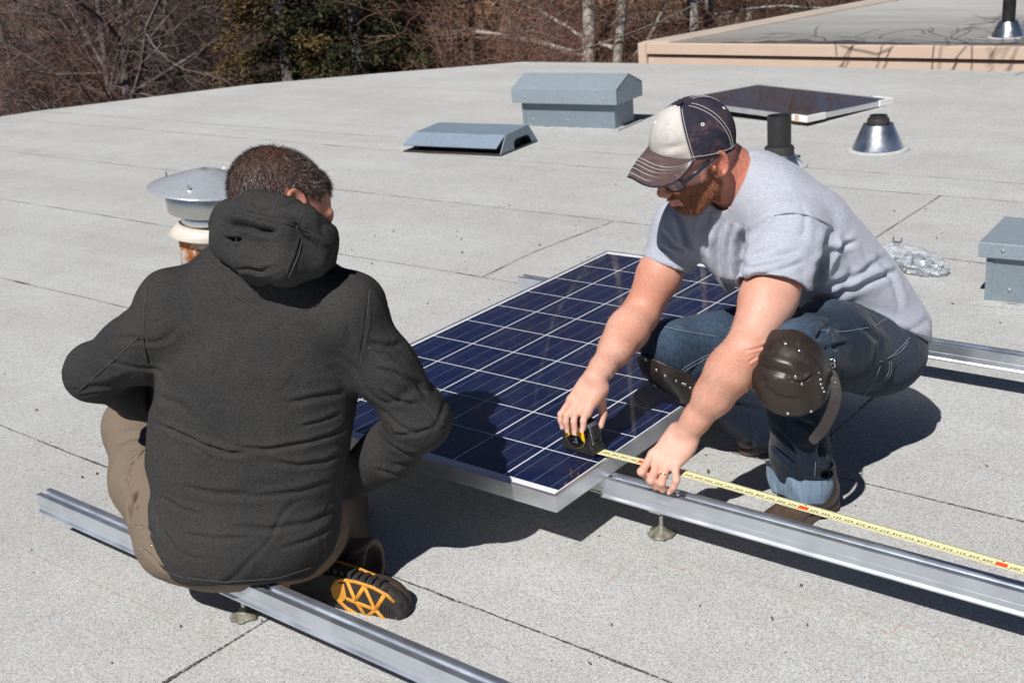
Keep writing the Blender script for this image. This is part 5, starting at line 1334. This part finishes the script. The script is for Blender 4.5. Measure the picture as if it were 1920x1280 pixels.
M_CW, M_CN, M_CP = cap_mats()
CC = (0, -.004, .040); CA = (.0855, .103, .098)
def cap_pt(phi, s, off=0):
    zr = .025 + .045 * math.cos(phi)                                   # rim height: higher at the front
    T = math.acos(max(-1, min(1, (zr - CC[2]) / CA[2]))) * s
    st = math.sin(T); fr = max(0, math.cos(phi))
    bul = 1 + .05 * fr * math.sin(min(1, s) * math.pi) ** 1 + .012 * math.sin(6 * phi) * math.sin(s * math.pi)
    p = np.array([(CA[0] * bul + off) * st * math.sin(phi), (CA[1] * bul + off) * st * math.cos(phi), (CA[2] * (1 + .06 * fr * math.sin(s * math.pi)) + off) * math.cos(T)])
    # the dent in the white panel
    dphi = (phi - DENT[0]) / .30; ds = (s - DENT[1]) / .06 - .9 * dphi
    dent = math.exp(-dphi ** 2 - ds ** 2); rdg = math.exp(-dphi ** 2 - (ds - 1.6) ** 2)
    p = p * (1 - .060 * dent + .030 * rdg)
    return HF(*(p + CC))
DENT = (-.62, .80)
hat = empty('cap', (0, 0, 0)); hat.parent = man
def panel_mesh(p0, p1, mat, name, s1=1.0):
    n, m_ = 30, 34; vs = []; low = []
    for j in range(m_ + 1):
        for i in range(n + 1):
            ph = p0 + (p1 - p0) * i / n; s_ = .02 + (s1 - .02) * j / m_; vs.append(cap_pt(ph, s_)); low.append(max(0, min(1, (s_ - .35) * 2.2)))
    mb = MB(); mb.add(vs, [(j * (n + 1) + i, j * (n + 1) + i + 1, (j + 1) * (n + 1) + i + 1, (j + 1) * (n + 1) + i) for j in range(m_) for i in range(n)])
    o = mb.build(name, mat, hat, smooth=True); a_ = o.data.attributes.new('low', 'FLOAT', 'POINT'); a_.data.foreach_set('value', np.array(low, np.float32))
    md = o.modifiers.new('s', 'SOLIDIFY'); md.thickness = .0018; md.offset = -1; return o
SE = [-1.00, 1.00, 1.00 + 1.00, math.pi, -2.1]
panel_mesh(-1.00, 1.00, M_CW, 'front_panel')
for a_, b_ in ((1.00, 2.05), (2.05, math.pi), (math.pi, 2 * math.pi - 2.05), (2 * math.pi - 2.05, 2 * math.pi - 1.00)): panel_mesh(a_, b_, M_CN, 'side_panel')
bt = MB(); p = cap_pt(0, .0, .003); disc(bt, p, HF.A[2], .0085, .006, seg=20); bt.build('button', M_CN, hat, smooth=True)
st_ = MB()
for ph in (-1.00, 1.00, 2.05, -2.05, math.pi):
    for o_ in (-1, 1):
        P = [cap_pt(ph + o_ * .045 * (1 / max(.25, math.sin(s_ * 1.7))), s_, .0007) for s_ in np.linspace(.14, .98, 30)]; stitch(st_, P, .00065, .0035, .0013)
P = [cap_pt(ph, .945, .0008) for ph in np.linspace(-1.0, -math.pi, 30)]; stitch(st_, P, .0006, .0035, .0015)
for ph in (-1.57, -2.6, .45, -.50): 
    c = cap_pt(ph, .50, .0004); n_ = nv(c - HF(*CC)); e1 = nv(np.cross(n_, HF.A[2])); e2 = np.cross(n_, e1)
    q = MB(); q.tube([c + (e1 * math.cos(a) + e2 * math.sin(a)) * .0032 for a in np.linspace(0, 2 * math.pi, 17)], .0013, 6, cap=False); q.build('eyelet', M_WHITE_THREAD, hat, smooth=True)
# visor
def vis_pt(u, v, off=0):
    ph = u * 1.10; base = HF.loc(cap_pt(ph, .985)[None])[0]
    w_ = math.sin(ph) / math.sin(1.10); a = abs(w_)
    out = np.array([w_ * .080, .055 + .112 * (1 - a ** 3), .055 - .075 * a ** 2 + .07 * a ** 6])
    p = base * (1 - v) + out * v
    p[2] += .010 * math.sin(v * math.pi) * (1 - a * a) + off
    return HF(*p)
def visor():
    n, m_ = 56, 16; vs = [vis_pt(-1 + 2 * i / n, j / m_) for j in range(m_ + 1) for i in range(n + 1)]
    mb = MB(); mb.add(vs, [(j * (n + 1) + i, j * (n + 1) + i + 1, (j + 1) * (n + 1) + i + 1, (j + 1) * (n + 1) + i) for j in range(m_) for i in range(n)])
    o = mb.build('visor', M_CP, hat, smooth=True); a_ = o.data.attributes.new('low', 'FLOAT', 'POINT'); a_.data.foreach_set('value', np.array([min(1, .15 + j / m_) for j in range(m_ + 1) for i in range(n + 1)], np.float32))
    md = o.modifiers.new('s', 'SOLIDIFY'); md.thickness = .0032; md.offset = 0
    for v_ in (.42, .53, .64, .76, .90):
        stitch(st_, [vis_pt(u, v_ * (1 - .25 * abs(u) ** 4), .0021) for u in np.linspace(-.93, .93, 50)], .0006, .0035, .0013)
    for u_ in (): pass
    e = MB(); e.tube([vis_pt(u, 1.0) for u in np.linspace(-1, 1, 60)], .0024, 8); e.build('visor_piping', M_CN, hat, smooth=True)
visor()
st_.build('cap_stitching', M_WHITE_THREAD, hat)
bnd = MB(); bnd.tube([cap_pt(ph, 1.0, -.001) for ph in np.linspace(-math.pi, math.pi, 70)], .0022, 6, cap=False); bnd.build('sweatband', M_CN, hat, smooth=True)
for c in man.children: c.matrix_parent_inverse = Matrix.Translation(-man_loc)
# ------------------------------------------------------------------ tape measure
def glyph_mesh(ch, size=1.0, bold=.012):
    cu = bpy.data.curves.new('g', 'FONT'); cu.body = ch; cu.size = size; cu.offset = bold; cu.align_x = 'CENTER'; cu.align_y = 'CENTER'; cu.resolution_u = 2
    o = bpy.data.objects.new('g', cu); col.objects.link(o); dg = bpy.context.evaluated_depsgraph_get(); dg.update()
    me = bpy.data.meshes.new_from_object(o.evaluated_get(dg)); v = [tuple(p.co) for p in me.vertices]; f = [tuple(p.vertices) for p in me.polygons]
    bpy.data.objects.remove(o); bpy.data.curves.remove(cu); bpy.data.meshes.remove(me); return v, f
tape = empty('tape_measure', (-.07, .18, Z0)); tape_loc = Vector((-.07, .18, Z0))
tag(tape, 'yellow and black tape measure, blade pulled out over the rail', 'tape measure')
A0 = np.array([-.1175, .1765, Z0 + .0008]); ux = nv(np.array([.997, -.07, 0])); uy = np.array([-ux[1], ux[0], 0]); TH = .044
def tp(x, z, y=0.0): return A0 + ux * x + uy * y + np.array([0, 0, z])
prof = [(0.004, 0), (.094, 0), (.098, .004), (.098, .014), (.094, .020), (.086, .024), (.085, .050), (.081, .064), (.071, .075), (.055, .081), (.034, .081), (.017, .074), (.006, .060), (.0, .042), (-.001, .012)]
M_GRIP = plain('black_rubber_grip', (.020, .019, .018), .5, 0, .3, 60, .4, 300)
M_YEL = plain('yellow_enamel', (.90, .50, .01), .3, 0, .04, coat=.5)
q = MB(); q.prism([tp(x, z) for x, z in prof], uy * TH); q.build('case', M_GRIP, tape, bevel=.003)
def disc_poly(cx, cz, r, a0, a1, n=28): return [(cx + r * math.cos(a), cz + r * math.sin(a)) for a in np.linspace(a0, a1, n)]
cc = (.043, .043)
q = MB(); q.prism([tp(x, z, -.0015) for x, z in disc_poly(*cc, .0345, 0, 2 * math.pi, 48)[:-1]], uy * .003); q.build('side_ring', plain('dark_ring', (.03, .03, .032), .35), tape, bevel=.0008)
q = MB(); q.prism([tp(x, z, -.0026) for x, z in disc_poly(*cc, .030, 0, 2 * math.pi, 40)[:-1]], uy * .0012); q.build('yellow_plate', M_YEL, tape)
lo = [(x, z) for x, z in disc_poly(*cc, .0292, math.pi * 1.10, math.pi * 1.90)] + [(.062, .041), (.055, .045), (.031, .045), (.024, .041)]
q = MB(); q.prism([tp(x, z, -.0031) for x, z in lo], uy * .0006); pl_ = q.build('number_plate', plain('black_label', (.012, .012, .013), .3), tape)
v, f = glyph_mesh('35', .0185, .0004); q = MB(); q.add([tp(.043 + x, .032 + y, -.0034) for x, y, z in v], f); q.build('numeral', plain('grey_print', (.16, .17, .19), .4), pl_)
M_CHROME = plain('chrome_trim', (.62, .63, .66), .12, 1, .05)
q = MB(); q.prism([tp(.0852, .026, .004), tp(.0852, .050, .004), tp(.0815, .063, .004), tp(.0715, .0742, .004), tp(.074, .0765, .004), tp(.0845, .066, .004), tp(.089, .051, .004), tp(.089, .026, .004)], uy * (TH - .008)); q.build('front_trim', M_CHROME, tape, bevel=.001)
q = MB(); q.prism([tp(.0892, .040, .010), tp(.0880, .056, .010), tp(.0800, .068, .010), tp(.084, .071, .010), tp(.0925, .058, .010), tp(.0935, .040, .010)], uy * (TH - .020)); q.build('lock_button', M_GRIP, tape, bevel=.001)
q = MB(); q.prism([tp(.0893, .029, .012), tp(.0893, .038, .012), tp(.0900, .038, .012), tp(.0900, .029, .012)], uy * (TH - .024)); q.build('window', plain('smoked_window', (.02, .03, .03), .1), tape)
# blade
def bz(x):
    t_ = max(0, min(1, (x + .02) / 1.3)); return Z0 + .0075 + .004 * math.sin(min(1, (x + .02) / .22) * math.pi * .5) - .004 * t_
def by(x): return .1935 + (x + .02) * -.040
BW = .0295
def bp(x, s, off=0.0):     # s from -1 (near edge) to 1 (far edge)
    k = .25 + .75 * min(1, max(0, (x + .02) / .3)); return np.array([x, by(x) + s * BW / 2, bz(x) + .0022 * s * s * k + off])
xs = np.linspace(-.030, 1.75, 260)
q = MB(); vs = [bp(x, s) for x in xs for s in np.linspace(-1, 1, 7)]
q.add(vs, [(i * 7 + j, (i + 1) * 7 + j, (i + 1) * 7 + j + 1, i * 7 + j + 1) for i in range(len(xs) - 1) for j in range(6)])
blade = q.build('blade', plain('pale_yellow_blade', (.84, .80, .46), .38, 0, .03, coat=.3), tape, smooth=True)
md = blade.modifiers.new('s', 'SOLIDIFY'); md.thickness = .0003; md.offset = -1
G = {c: glyph_mesh(c, 1.0, .014) for c in '0123456789'}
blk, red, org, box_ = MB(), MB(), MB(), MB()
def put(mb, txt, x, s, size, adv):
    n_ = len(txt)
    for i, c in enumerate(txt):
        v, f = G[c]; cx = x - (i - (n_ - 1) / 2) * adv
        mb.add([bp(cx - a * size, s - b_ * size / (BW / 2), .0005) for a, b_, _ in v], f)
for k in range(176, 246):
    x = .507 + (224 - k) * .0254
    if x < -.016: continue
    if k % 16 == 0:
        box_.add([bp(x + a, s, .00035) for a, s in ((-.011, -.48), (.011, -.48), (.011, .42), (-.011, .42))], [(0, 1, 2, 3)])
        put(red, str(k), x, -.03, .0112, .0068)
        blk.add([bp(x + a, s, .0005) for a, s in ((-.0022, .62), (.0022, .62), (0, .95))], [(0, 1, 2)])
    else: put(blk, str(k), x, -.03, .0112, .0066)
    put(org, str(k % 12), x - .0085, -.72, .0062, .0035)
    for j in range(8):
        xx = x + .0127 - j * .0254 / 8; L_ = .62 if j == 0 else (.34 if j == 4 else .2)
        for e in (1, -1):
            blk.add([bp(xx + a, e * s, .0005) for a, s in ((-.00022, .98), (.00022, .98), (.00022, .98 - L_ * (1 if e > 0 else .6)), (-.00022, .98 - L_ * (1 if e > 0 else .6)))], [(0, 1, 2, 3)])
box_.build('red_box', plain('red_print', (.80, .10, .03), .4, var=.02), blade)
blk.build('black_numbers', plain('black_print', (.02, .018, .015), .45), blade)
red.build('number_on_red', plain('cream_print', (.85, .62, .30), .45), blade)
org.build('small_numbers', plain('orange_print', (.75, .20, .03), .45), blade)
for c in tape.children: c.matrix_parent_inverse = Matrix.Translation(-tape_loc)
# ================================================================== the man in the hooded jacket
man1 = empty('person', (-.45, -.53, 0)); man1_loc = Vector((-.45, -.53, 0))
tag(man1, 'man in charcoal hooded jacket sitting on the near rail with his back turned', 'person')
H1 = Frame(at(520, 403, 2.365), x=None, y=cv(.80, -.33, -.50), z=cv(.27, .93, -.24))
S1L, S1R = at(325, 585, 2.40), at(655, 592, 2.36); E1L, E1R = at(178, 692, 2.50), at(785, 786, 2.44); W1L, W1R = at(335, 770, 2.70), at(662, 895, 2.61)
LT1 = nv(S1R - S1L); PEL = at(452, 1005, 2.575); CH = at(490, 640, 2.43); FN1 = nv(np.cross(LT1, CH - PEL))
b = Sdf(); head_sdf(b, H1, 1.05, 1.0)
b.chain([H1(0, -.02, -.03), at(507, 475, 2.39), at(512, 540, 2.42)], [.055, .050, .048], .03)
b.chain([CH, (CH + PEL) / 2, PEL + cv(0, .03, 0)], [.10, .13, .11], .04, (FN1, .55)); b.cap(CH, S1L, .055, .045, .03); b.cap(CH, S1R, .055, .045, .03)
b.chain([S1L, E1L, W1L], [.05, .040, .027], .02); b.chain([S1R, E1R, W1R], [.05, .040, .027], .02)
RF = Frame(W1R, x=nv(W1R - E1R + cv(-.10, .02, -.10)), z=cv(.2, -.2, .9)); LF = Frame(W1L, x=nv(W1L - E1L + cv(0, 0, -.1)), z=cv(0, .8, .4))
hand_sdf(b, RF, [(.9, 1.0, .6)] * 4, mirror=1, sc_=.88); hand_sdf(b, LF, [(.5, .6, .4)] * 4, mirror=1, sc_=.98)
V1, Q1 = surface(b, .0032); V1 = relax(V1, Q1, 1); N1 = vnormals(V1, Q1); V1 = V1 + N1 * (.0005 * fnoise(V1 * 40))[:, None]
q1 = H1.loc(V1); z_ = np.zeros(len(V1))
def hair_line(q):
    x, y, z = np.abs(q[:, 0]), q[:, 1], q[:, 2]
    front = np.where(z > .07, .083 - .3 * np.clip(x - .03, 0, 1), .036 + .42 * np.clip(z - .01, 0, .08))
    return (y < front) & (z > -.055 - .2 * np.clip(y + .02, -1, .0)) & (np.abs(q).max(1) < .16) & ~((x > .070) & (z < .036) & (y > -.025))
body1 = mesh_obj('body', V1, Q1, M_SKIN1, man1, {'pale': z_, 'beard': hair_line(q1) * (1 - .75 * np.exp(-((q1 - np.array([.005, -.035, .125])) ** 2).sum(1) / .026 ** 2)), 'flush': np.clip((q1[:, 2] - .06) / .04, 0, 1) * (np.abs(q1).max(1) < .16) * .4})
hm = hair_line(q1)
# scalp shell keeps the hair dense at the roots
hs = Sdf(); hs.ell(H1(0, -.012, .042), (.0755, .0975, .0845), H1.A, .02); hs.ell(H1(0, -.030, .0), (.066, .072, .08), H1.A, .04)
def hdir(P):
    q = H1.loc(P) - np.array([.0, -.045, .118]); t_ = q - (q @ np.array([0, -.35, .94]))[:, None] * np.array([0, -.35, .94])
    t_ /= np.maximum(np.linalg.norm(t_, axis=1), 1e-6)[:, None]; s_ = np.stack([-t_[:, 1], t_[:, 0], 0 * t_[:, 0]], 1) * .35
    down = np.clip((.09 - H1.loc(P)[:, 2]) / .06, 0, 1)[:, None] * np.array([0, .05, -1.0])
    return (t_ + s_ + down * 1.3) @ H1.A
crown = np.exp(-((q1 - np.array([.005, -.035, .122])) ** 2).sum(1) / .022 ** 2)
rr = np.random.RandomState(2).uniform(0, 1, len(V1))
hair = blades('hair', V1, N1, hm & (rr > crown * .75), 26000, hdir, .0135, .00065, M_HAIR1, man1, 9, .30, .50)
tuft = (q1[:, 1] > .045) & (q1[:, 2] > .085) & hm
blades('fringe', V1, N1, tuft, 2600, lambda P: np.tile(H1.d(0, .9, .3), (len(P), 1)), .020, .0007, M_HAIR1, man1, 12, .25, .9)

# --- trousers
pt = Sdf()
pt.ell(at(448, 1003, 2.585), (.212, .152, .106), np.array([LT1, nv(np.cross([0, 0, 1], LT1)), [0, 0, 1]]), .05)
KN1 = at(256, 800, 2.86); HP1 = at(350, 985, 2.62)
pt.chain([HP1, (HP1 + KN1) / 2 + cv(-.012, -.01, 0), KN1], [.118, .094, .074], .04)
pt.chain([KN1, at(262, 905, 2.98), at(290, 985, 3.05)], [.076, .062, .060], .03)
HP2 = at(560, 1000, 2.60); KN2 = at(636, 945, 3.02); AN2 = at(640, 1052, 2.76)
pt.chain([HP2, KN2], [.100, .066], .04); pt.chain([KN2, at(640, 1005, 2.88), AN2], [.066, .058, .055], .03)
pt.cap(AN2, at(692, 1052, 2.70), .050, .054, .02)
pt.plane(at(703, 1052, 2.69), cv(.93, .05, .35), .003, at(703, 1052, 2.69) - .10, at(703, 1052, 2.69) + .10)
pt.cap(at(685, 1056, 2.70), at(730, 1056, 2.67), .040, .047, .004, op='-')
pt.ell(at(243, 946, 2.58), (.014, .03, .040), None, .006, '-')
ptf = [([(232, 990, 2.5), (262, 985, 2.5), (300, 1000, 2.5)], .004, .003), ([(240, 905, 2.55), (250, 860, 2.55), (290, 830, 2.55)], .006, .006), ([(215, 830, 2.6), (245, 820, 2.6), (285, 812, 2.6)], .010, .004),
       ([(262, 1020, 2.45), (300, 1060, 2.45), (360, 1090, 2.45), (430, 1100, 2.45)], .006, .004), ([(228, 880, 2.6), (240, 920, 2.6), (246, 960, 2.6)], .008, .004),
       ([(600, 1060, 2.5), (640, 1020, 2.5), (660, 980, 2.55)], .006, .004), ([(640, 1070, 2.6), (670, 1040, 2.6), (690, 1030, 2.6)], .008, .004)]
solid('trousers', pt, M_CANVAS, man1, .004, 2, ptf, [(8, .004, None), (22, .0016, None)])
sj = MB()
for pl in ([(233, 988), (248, 986), (268, 990)], [(262, 1030), (280, 1025), (296, 1016)], [(232, 900), (244, 868), (268, 842), (288, 832)]):
    P = trace(pt, pl, .001, 6, d0=2.3, d1=3.2)
    if len(P) > 2:
        q = MB(); stitch(q, smooth_line(P, 1), .0007, .006, .0015); q.build('seam_stitching', plain('tan_thread', (.38, .30, .22), .8), man1)
for u, v in ((258, 951), (283, 1023), (620, 1023)):
    p = hit(pt, u, v, 2.2, 3.0)
    if p is not None: q = MB(); disc(q, p, grad(pt, p), .0042, .0025); q.build('rivet', plain('copper_rivet', (.5, .33, .2), .35, 1), man1, smooth=True)

# --- jacket
j_ = Sdf()
n_ = (FN1, .60)
j_.chain([at(492, 590, 2.44), at(484, 680, 2.45), at(470, 790, 2.48), at(458, 890, 2.52), at(456, 950, 2.55)], [.172, .192, .184, .186, .184], .05, n_)
j_.ell(at(455, 996, 2.555), (.197, .150, .130), np.array([LT1, nv(np.cross([0, 0, 1], LT1)), [0, 0, 1]]), .05)
j_.cap(at(500, 543, 2.42), S1L + cv(.02, -.006, 0), .068, .060, .06); j_.cap(at(530, 535, 2.41), S1R + cv(-.01, 0, 0), .070, .062, .06)
j_.chain([S1L, (S1L + E1L) / 2 + cv(0, -.016, 0), E1L + cv(-.006, -.012, 0)], [.068, .064, .055], .03)
j_.chain([E1L, (E1L + W1L) / 2, W1L], [.057, .058, .050], .03)
j_.chain([S1R, (S1R + E1R) / 2, E1R], [.066, .062, .060], .03)
j_.chain([E1R, (E1R + W1R) / 2 + cv(.01, -.005, 0), W1R], [.061, .056, .046], .03)
j_.ell(at(312, 556, 2.40), (.048,) * 3, None, .04); j_.ell(at(668, 566, 2.37), (.050,) * 3, None, .04)
j_.chain([at(505, 520, 2.40), at(515, 470, 2.39)], [.085, .075], .03)
hc = at(452, 1097, 2.46); j_.plane(hc, nv(cv(.03, -1, .10)), .010, hc - .4, hc + .4)
jf1 = [ # drag lines over the lower back, elbow folds, sleeve heads
 ([(282, 790, 2.4), (320, 805, 2.38), (380, 835, 2.36), (430, 850, 2.36), (470, 848, 2.36)], .0085, .0075),
 ([(345, 830, 2.4), (380, 845, 2.4), (400, 868, 2.4)], .006, .004),
 ([(430, 838, 2.4), (500, 842, 2.4), (570, 830, 2.4), (620, 815, 2.4), (655, 795, 2.4)], .009, .006),
 ([(560, 800, 2.4), (600, 790, 2.4), (640, 775, 2.4)], .008, .005), ([(500, 862, 2.4), (560, 872, 2.4), (610, 865, 2.4), (645, 845, 2.4)], .009, .005),
 ([(540, 755, 2.4), (590, 745, 2.4), (650, 735, 2.4)], .011, .005), ([(290, 740, 2.4), (340, 760, 2.4), (370, 790, 2.4)], .014, .003),
 ([(330, 910, 2.4), (400, 925, 2.4), (480, 930, 2.4), (560, 922, 2.4), (630, 900, 2.4)], .012, .0045), ([(430, 985, 2.4), (500, 992, 2.4), (580, 980, 2.4), (640, 950, 2.4)], .012, .0045),
 ([(300, 930, 2.4), (340, 955, 2.4), (380, 965, 2.4)], .009, .004), ([(340, 1000, 2.4), (400, 1010, 2.4), (470, 1008, 2.4)], .010, .004), ([(330, 1030, 2.4), (360, 1045, 2.4), (390, 1048, 2.4)], .007, .003),
 ([(520, 1030, 2.45), (580, 1012, 2.45), (625, 985, 2.45)], .010, .004), ([(272, 880, 2.45), (282, 930, 2.45), (300, 990, 2.45), (330, 1035, 2.45)], .010, .006),
 ([(285, 700, 2.4), (282, 740, 2.42), (290, 780, 2.4)], .014, .008), ([(690, 560, 2.33), (686, 610, 2.34), (676, 670, 2.36), (672, 700, 2.4)], .0045, .004), ([(272, 545, 2.36), (268, 600, 2.36), (275, 660, 2.4), (285, 690, 2.4)], .0045, .003),
 ([(150, 728, 2.42), (200, 722, 2.42), (250, 705, 2.4)], .012, .004), ([(148, 742, 2.45), (190, 735, 2.45)], .006, .003), ([(160, 640, 2.4), (190, 610, 2.4), (230, 585, 2.38)], .010, .003),
 ([(690, 640, 2.36), (720, 650, 2.36), (752, 648, 2.38)], .012, .006), ([(700, 690, 2.36), (740, 700, 2.36), (785, 720, 2.38), (800, 745, 2.4)], .010, .007), ([(712, 730, 2.38), (740, 750, 2.38), (790, 760, 2.38)], .008, .006),
 ([(715, 765, 2.38), (750, 800, 2.38), (780, 808, 2.38)], .008, .006), ([(740, 815, 2.4), (775, 812, 2.4), (815, 800, 2.4)], .008, .006), ([(725, 830, 2.45), (760, 850, 2.43), (790, 852, 2.42)], .007, .006),
 ([(735, 870, 2.48), (770, 868, 2.45), (800, 850, 2.43)], .008, .005), ([(700, 660, 2.35), (730, 665, 2.35), (770, 690, 2.38)], .008, .005), ([(700, 880, 2.5), (740, 890, 2.5), (770, 885, 2.48)], .008, .004)]
jacket = solid('jacket', j_, M_JACKET, man1, .0042, 2, [(a, b_ * .85, c_ * .85) for a, b_, c_ in jf1], [(6, .0045, None), (15, .0020, None), (-6, .0030, (1, 1, 1.5)), (-13, .0014, (1, 1, 1.4))])
for pl in ([(694, 540), (690, 580), (684, 630), (674, 690)], [(690, 650), (730, 690), (775, 735), (812, 775), (826, 800)], [(276, 535), (270, 580), (268, 640), (276, 680)], [(145, 735), (190, 695), (240, 650), (268, 622)],
           [(290, 1060), (340, 1082), (420, 1091), (520, 1084), (600, 1058)]):
    P = trace(j_, pl, .0012, 7, d0=2.0, d1=3.0)
    if len(P) > 2: q = MB(); q.tube(smooth_line(P, 2), .0010, 6); q.build('jacket_seam', M_THREAD, man1, smooth=True)
# --- hood, slumped round the neck
hd = Sdf()
cr_ = [(452, 392, 2.30), (500, 386, 2.27), (560, 405, 2.26), (600, 440, 2.27), (612, 480, 2.30)]
hd.chain([at(424, 452, 2.32), at(440, 410, 2.33), at(478, 391, 2.285), at(522, 399, 2.265), at(564, 420, 2.27), at(598, 446, 2.295), at(606, 484, 2.33)], [.027, .027, .028, .029, .030, .029, .026], .035)
hd.chain([at(420, 440, 2.31), at(470, 432, 2.25), at(530, 440, 2.235), at(590, 462, 2.27)], [.026, .030, .033, .030], .015)
hd.chain([at(424, 462, 2.32), at(470, 480, 2.255), at(530, 490, 2.24), at(585, 490, 2.27)], [.026, .037, .039, .033], .018)
hd.chain([at(450, 475, 2.31), at(490, 500, 2.28), at(540, 503, 2.27), at(592, 494, 2.30)], [.026, .030, .028, .022], .02)
hd.chain([at(440, 420, 2.38), at(540, 440, 2.36), at(585, 455, 2.38)], [.05, .07, .05], .04)
hd.cap(H1(0, -.01, .0), H1(0, -.0, .10), .078, .088, .010, op='-')
hf = [([(412, 418, 2.25), (450, 420, 2.22), (490, 432, 2.2), (520, 436, 2.2)], .0085, .011), ([(420, 446, 2.26), (445, 450, 2.24), (452, 446, 2.22)], .006, .010),
      ([(450, 402, 2.25), (500, 414, 2.22), (555, 425, 2.2), (600, 445, 2.22)], .0045, .005), ([(455, 500, 2.25), (490, 508, 2.24), (520, 498, 2.22)], .006, .003), ([(470, 510, 2.25), (500, 512, 2.24), (530, 500, 2.22)], .004, .002),
      ([(540, 520, 2.24), (555, 480, 2.22), (568, 440, 2.22)], .0030, .0022), ([(434, 490, 2.3), (440, 460, 2.26), (447, 430, 2.25)], .003, .0022), ([(570, 440, 2.22), (600, 458, 2.24), (622, 470, 2.28)], .007, .006)]
hood = solid('hood', hd, M_JACKET, man1, .0034, 2, [(a, b_, c_ * 1.3) for a, b_, c_ in hf], [(14, .0030, None), (30, .0012, None), (-12, .0035, None)])
for pl in ([(570, 385), (564, 405), (556, 428)], [(556, 428), (568, 440), (560, 480), (540, 522)], [(448, 398), (500, 410), (556, 424), (600, 444)], [(447, 432), (440, 462), (433, 496)]):
    P = trace(hd, pl, .0010, 6, d0=2.0, d1=3.0)
    if len(P) > 2: q = MB(); q.tube(smooth_line(P, 2), .0009, 6); q.build('hood_seam', M_THREAD, hood, smooth=True)

# --- boots: the right one lies on its side, sole towards us
def boot(F, L, parent, sole=True):
    """F: x heel to toe, z from the sole up through the ankle"""
    s = Sdf(); g = lambda a, b_, c: F(a * L, b_, c)
    s.ell(g(.17, 0, .050), (.050, .036, .052), F.A, .03); s.ell(g(.45, .0, .050), (.085, .038, .044), F.A, .04); s.ell(g(.78, .002, .038), (.068, .047, .034), F.A, .03)
    s.cap(g(.22, 0, .07), g(.20, 0, .12), .040, .044, .03); s.plane(F(0, 0, .016), F.d(0, 0, -1), .003)
    o = solid('boot', s, M_BOOT, None, .0034, 1, None, [(25, .0012, None)]); o.parent = parent
    so = Sdf(); so.ell(g(.18, 0, .010), (.062, .043, .03), F.A, .02); so.ell(g(.72, .002, .010), (.098, .056, .03), F.A, .03); so.cap(g(.15, 0, .01), g(.85, 0, .01), .038, .042, .02)
    so.plane(F(0, 0, -.006), F.d(0, 0, -1), .003); so.plane(F(0, 0, .022), F.d(0, 0, 1), .003)
    sl = solid('sole', so, plain('black_sole', (.028, .024, .022), .8, 0, .4, 50, .5, 120), o, .0030, 1)
    if sole:
        M_OR = plain('orange_rubber', (.66, .29, .035), .6, 0, .2, 40, .2, 200)
        def plate(pts, z0=-.0062, th=.0028, mat=M_OR, nm='tread_plate'):
            mb = MB(); mb.prism([F(a * L, b_, z0) for a, b_ in pts], F.d(0, 0, -th)); mb.build(nm, mat, sl, bevel=.0007)
        def strip(p, w_, **k):
            mb = MB()
            P = [np.array(F(a * L, b_, -.0075)) for a, b_ in p]; mb.tube(P, w_, 8, flat=.5, up=F.A[2]); mb.build('tread_rib', M_OR, sl, smooth=True)
        # forefoot outline
        out = [(.52, -.028), (.56, -.038), (.66, -.044), (.78, -.044), (.88, -.036), (.93, -.024)]
        strip(out, .0046); strip([(.52, -.028), (.50, -.010), (.52, .012), (.60, .030), (.70, .040), (.80, .038)], .0050)
        plate([(.50, -.024), (.58, -.030), (.60, .004), (.56, .022), (.50, .012), (.485, -.006)])
        for a in ([(.60, -.040), (.66, .004), (.74, .036)], [(.66, .004), (.72, -.040)], [(.72, -.040), (.80, .010), (.74, .036)], [(.80, .010), (.86, -.034)], [(.60, .006), (.80, .010)], [(.80, .010), (.88, .030)]): strip(a, .0050)
        plate([(.06, -.022), (.12, -.030), (.20, -.028), (.22, .0), (.18, .026), (.10, .028), (.05, .010)])
        M_TR = plain('tread_black', (.022, .020, .019), .8, 0, .4, 60)
        for k in range(11):        # lugs round the rim
            t_ = k / 10; x = .46 + .50 * t_; y = -.053 + .030 * max(0, t_ - .72) / .28 * 1.2
            mb = MB(); c = F(x * L, y * 1.0, .006); mb.box(c, (.0095, .012, .026), Matrix([list(r_) for r_ in F.A]).transposed()); mb.build('tread_lug', M_TR, sl, bevel=.001)
        for k in range(6):
            x = .84 + .018 * k; mb = MB(); mb.box(F(x * L, .006, -.0064), (.0022, .030 - .002 * k, .004), Matrix([list(r_) for r_ in F.A]).transposed()); mb.build('tread_lug', M_TR, sl)
        for k, p in enumerate(([(.34, -.044, .030), (.46, -.046, .040), (.60, -.050, .034), (.74, -.050, .028)], [(.10, -.040, .034), (.24, -.041, .040), (.34, -.043, .032)])):
            mb = MB(); mb.tube([F(a * L, b_, c) for a, b_, c in p], .0042, 8, flat=.6); mb.build('trim_band', M_OR, o, smooth=True)
    return o
toe = at(756, 1148, 2.555); heel = at(500, 1064, 2.68)
zs = cv(-.12, .38, -.92)
BFm = Frame(heel + cv(0, 0, 0), x=toe - heel, z=zs); LB = float(np.linalg.norm(toe - heel)) * 1.02
boot(BFm, LB, man1)
# left boot stands flat in front of him
bl_ = at(288, 1000, 3.06); bl_[2] = .005
FB = Frame(np.array([bl_[0] + .04, bl_[1] - .07, .008]), x=[-.45, .9, 0], z=[0, 0, 1]); boot(FB, .29, man1, False)
for c in man1.children: c.matrix_parent_inverse = Matrix.Translation(-man1_loc)
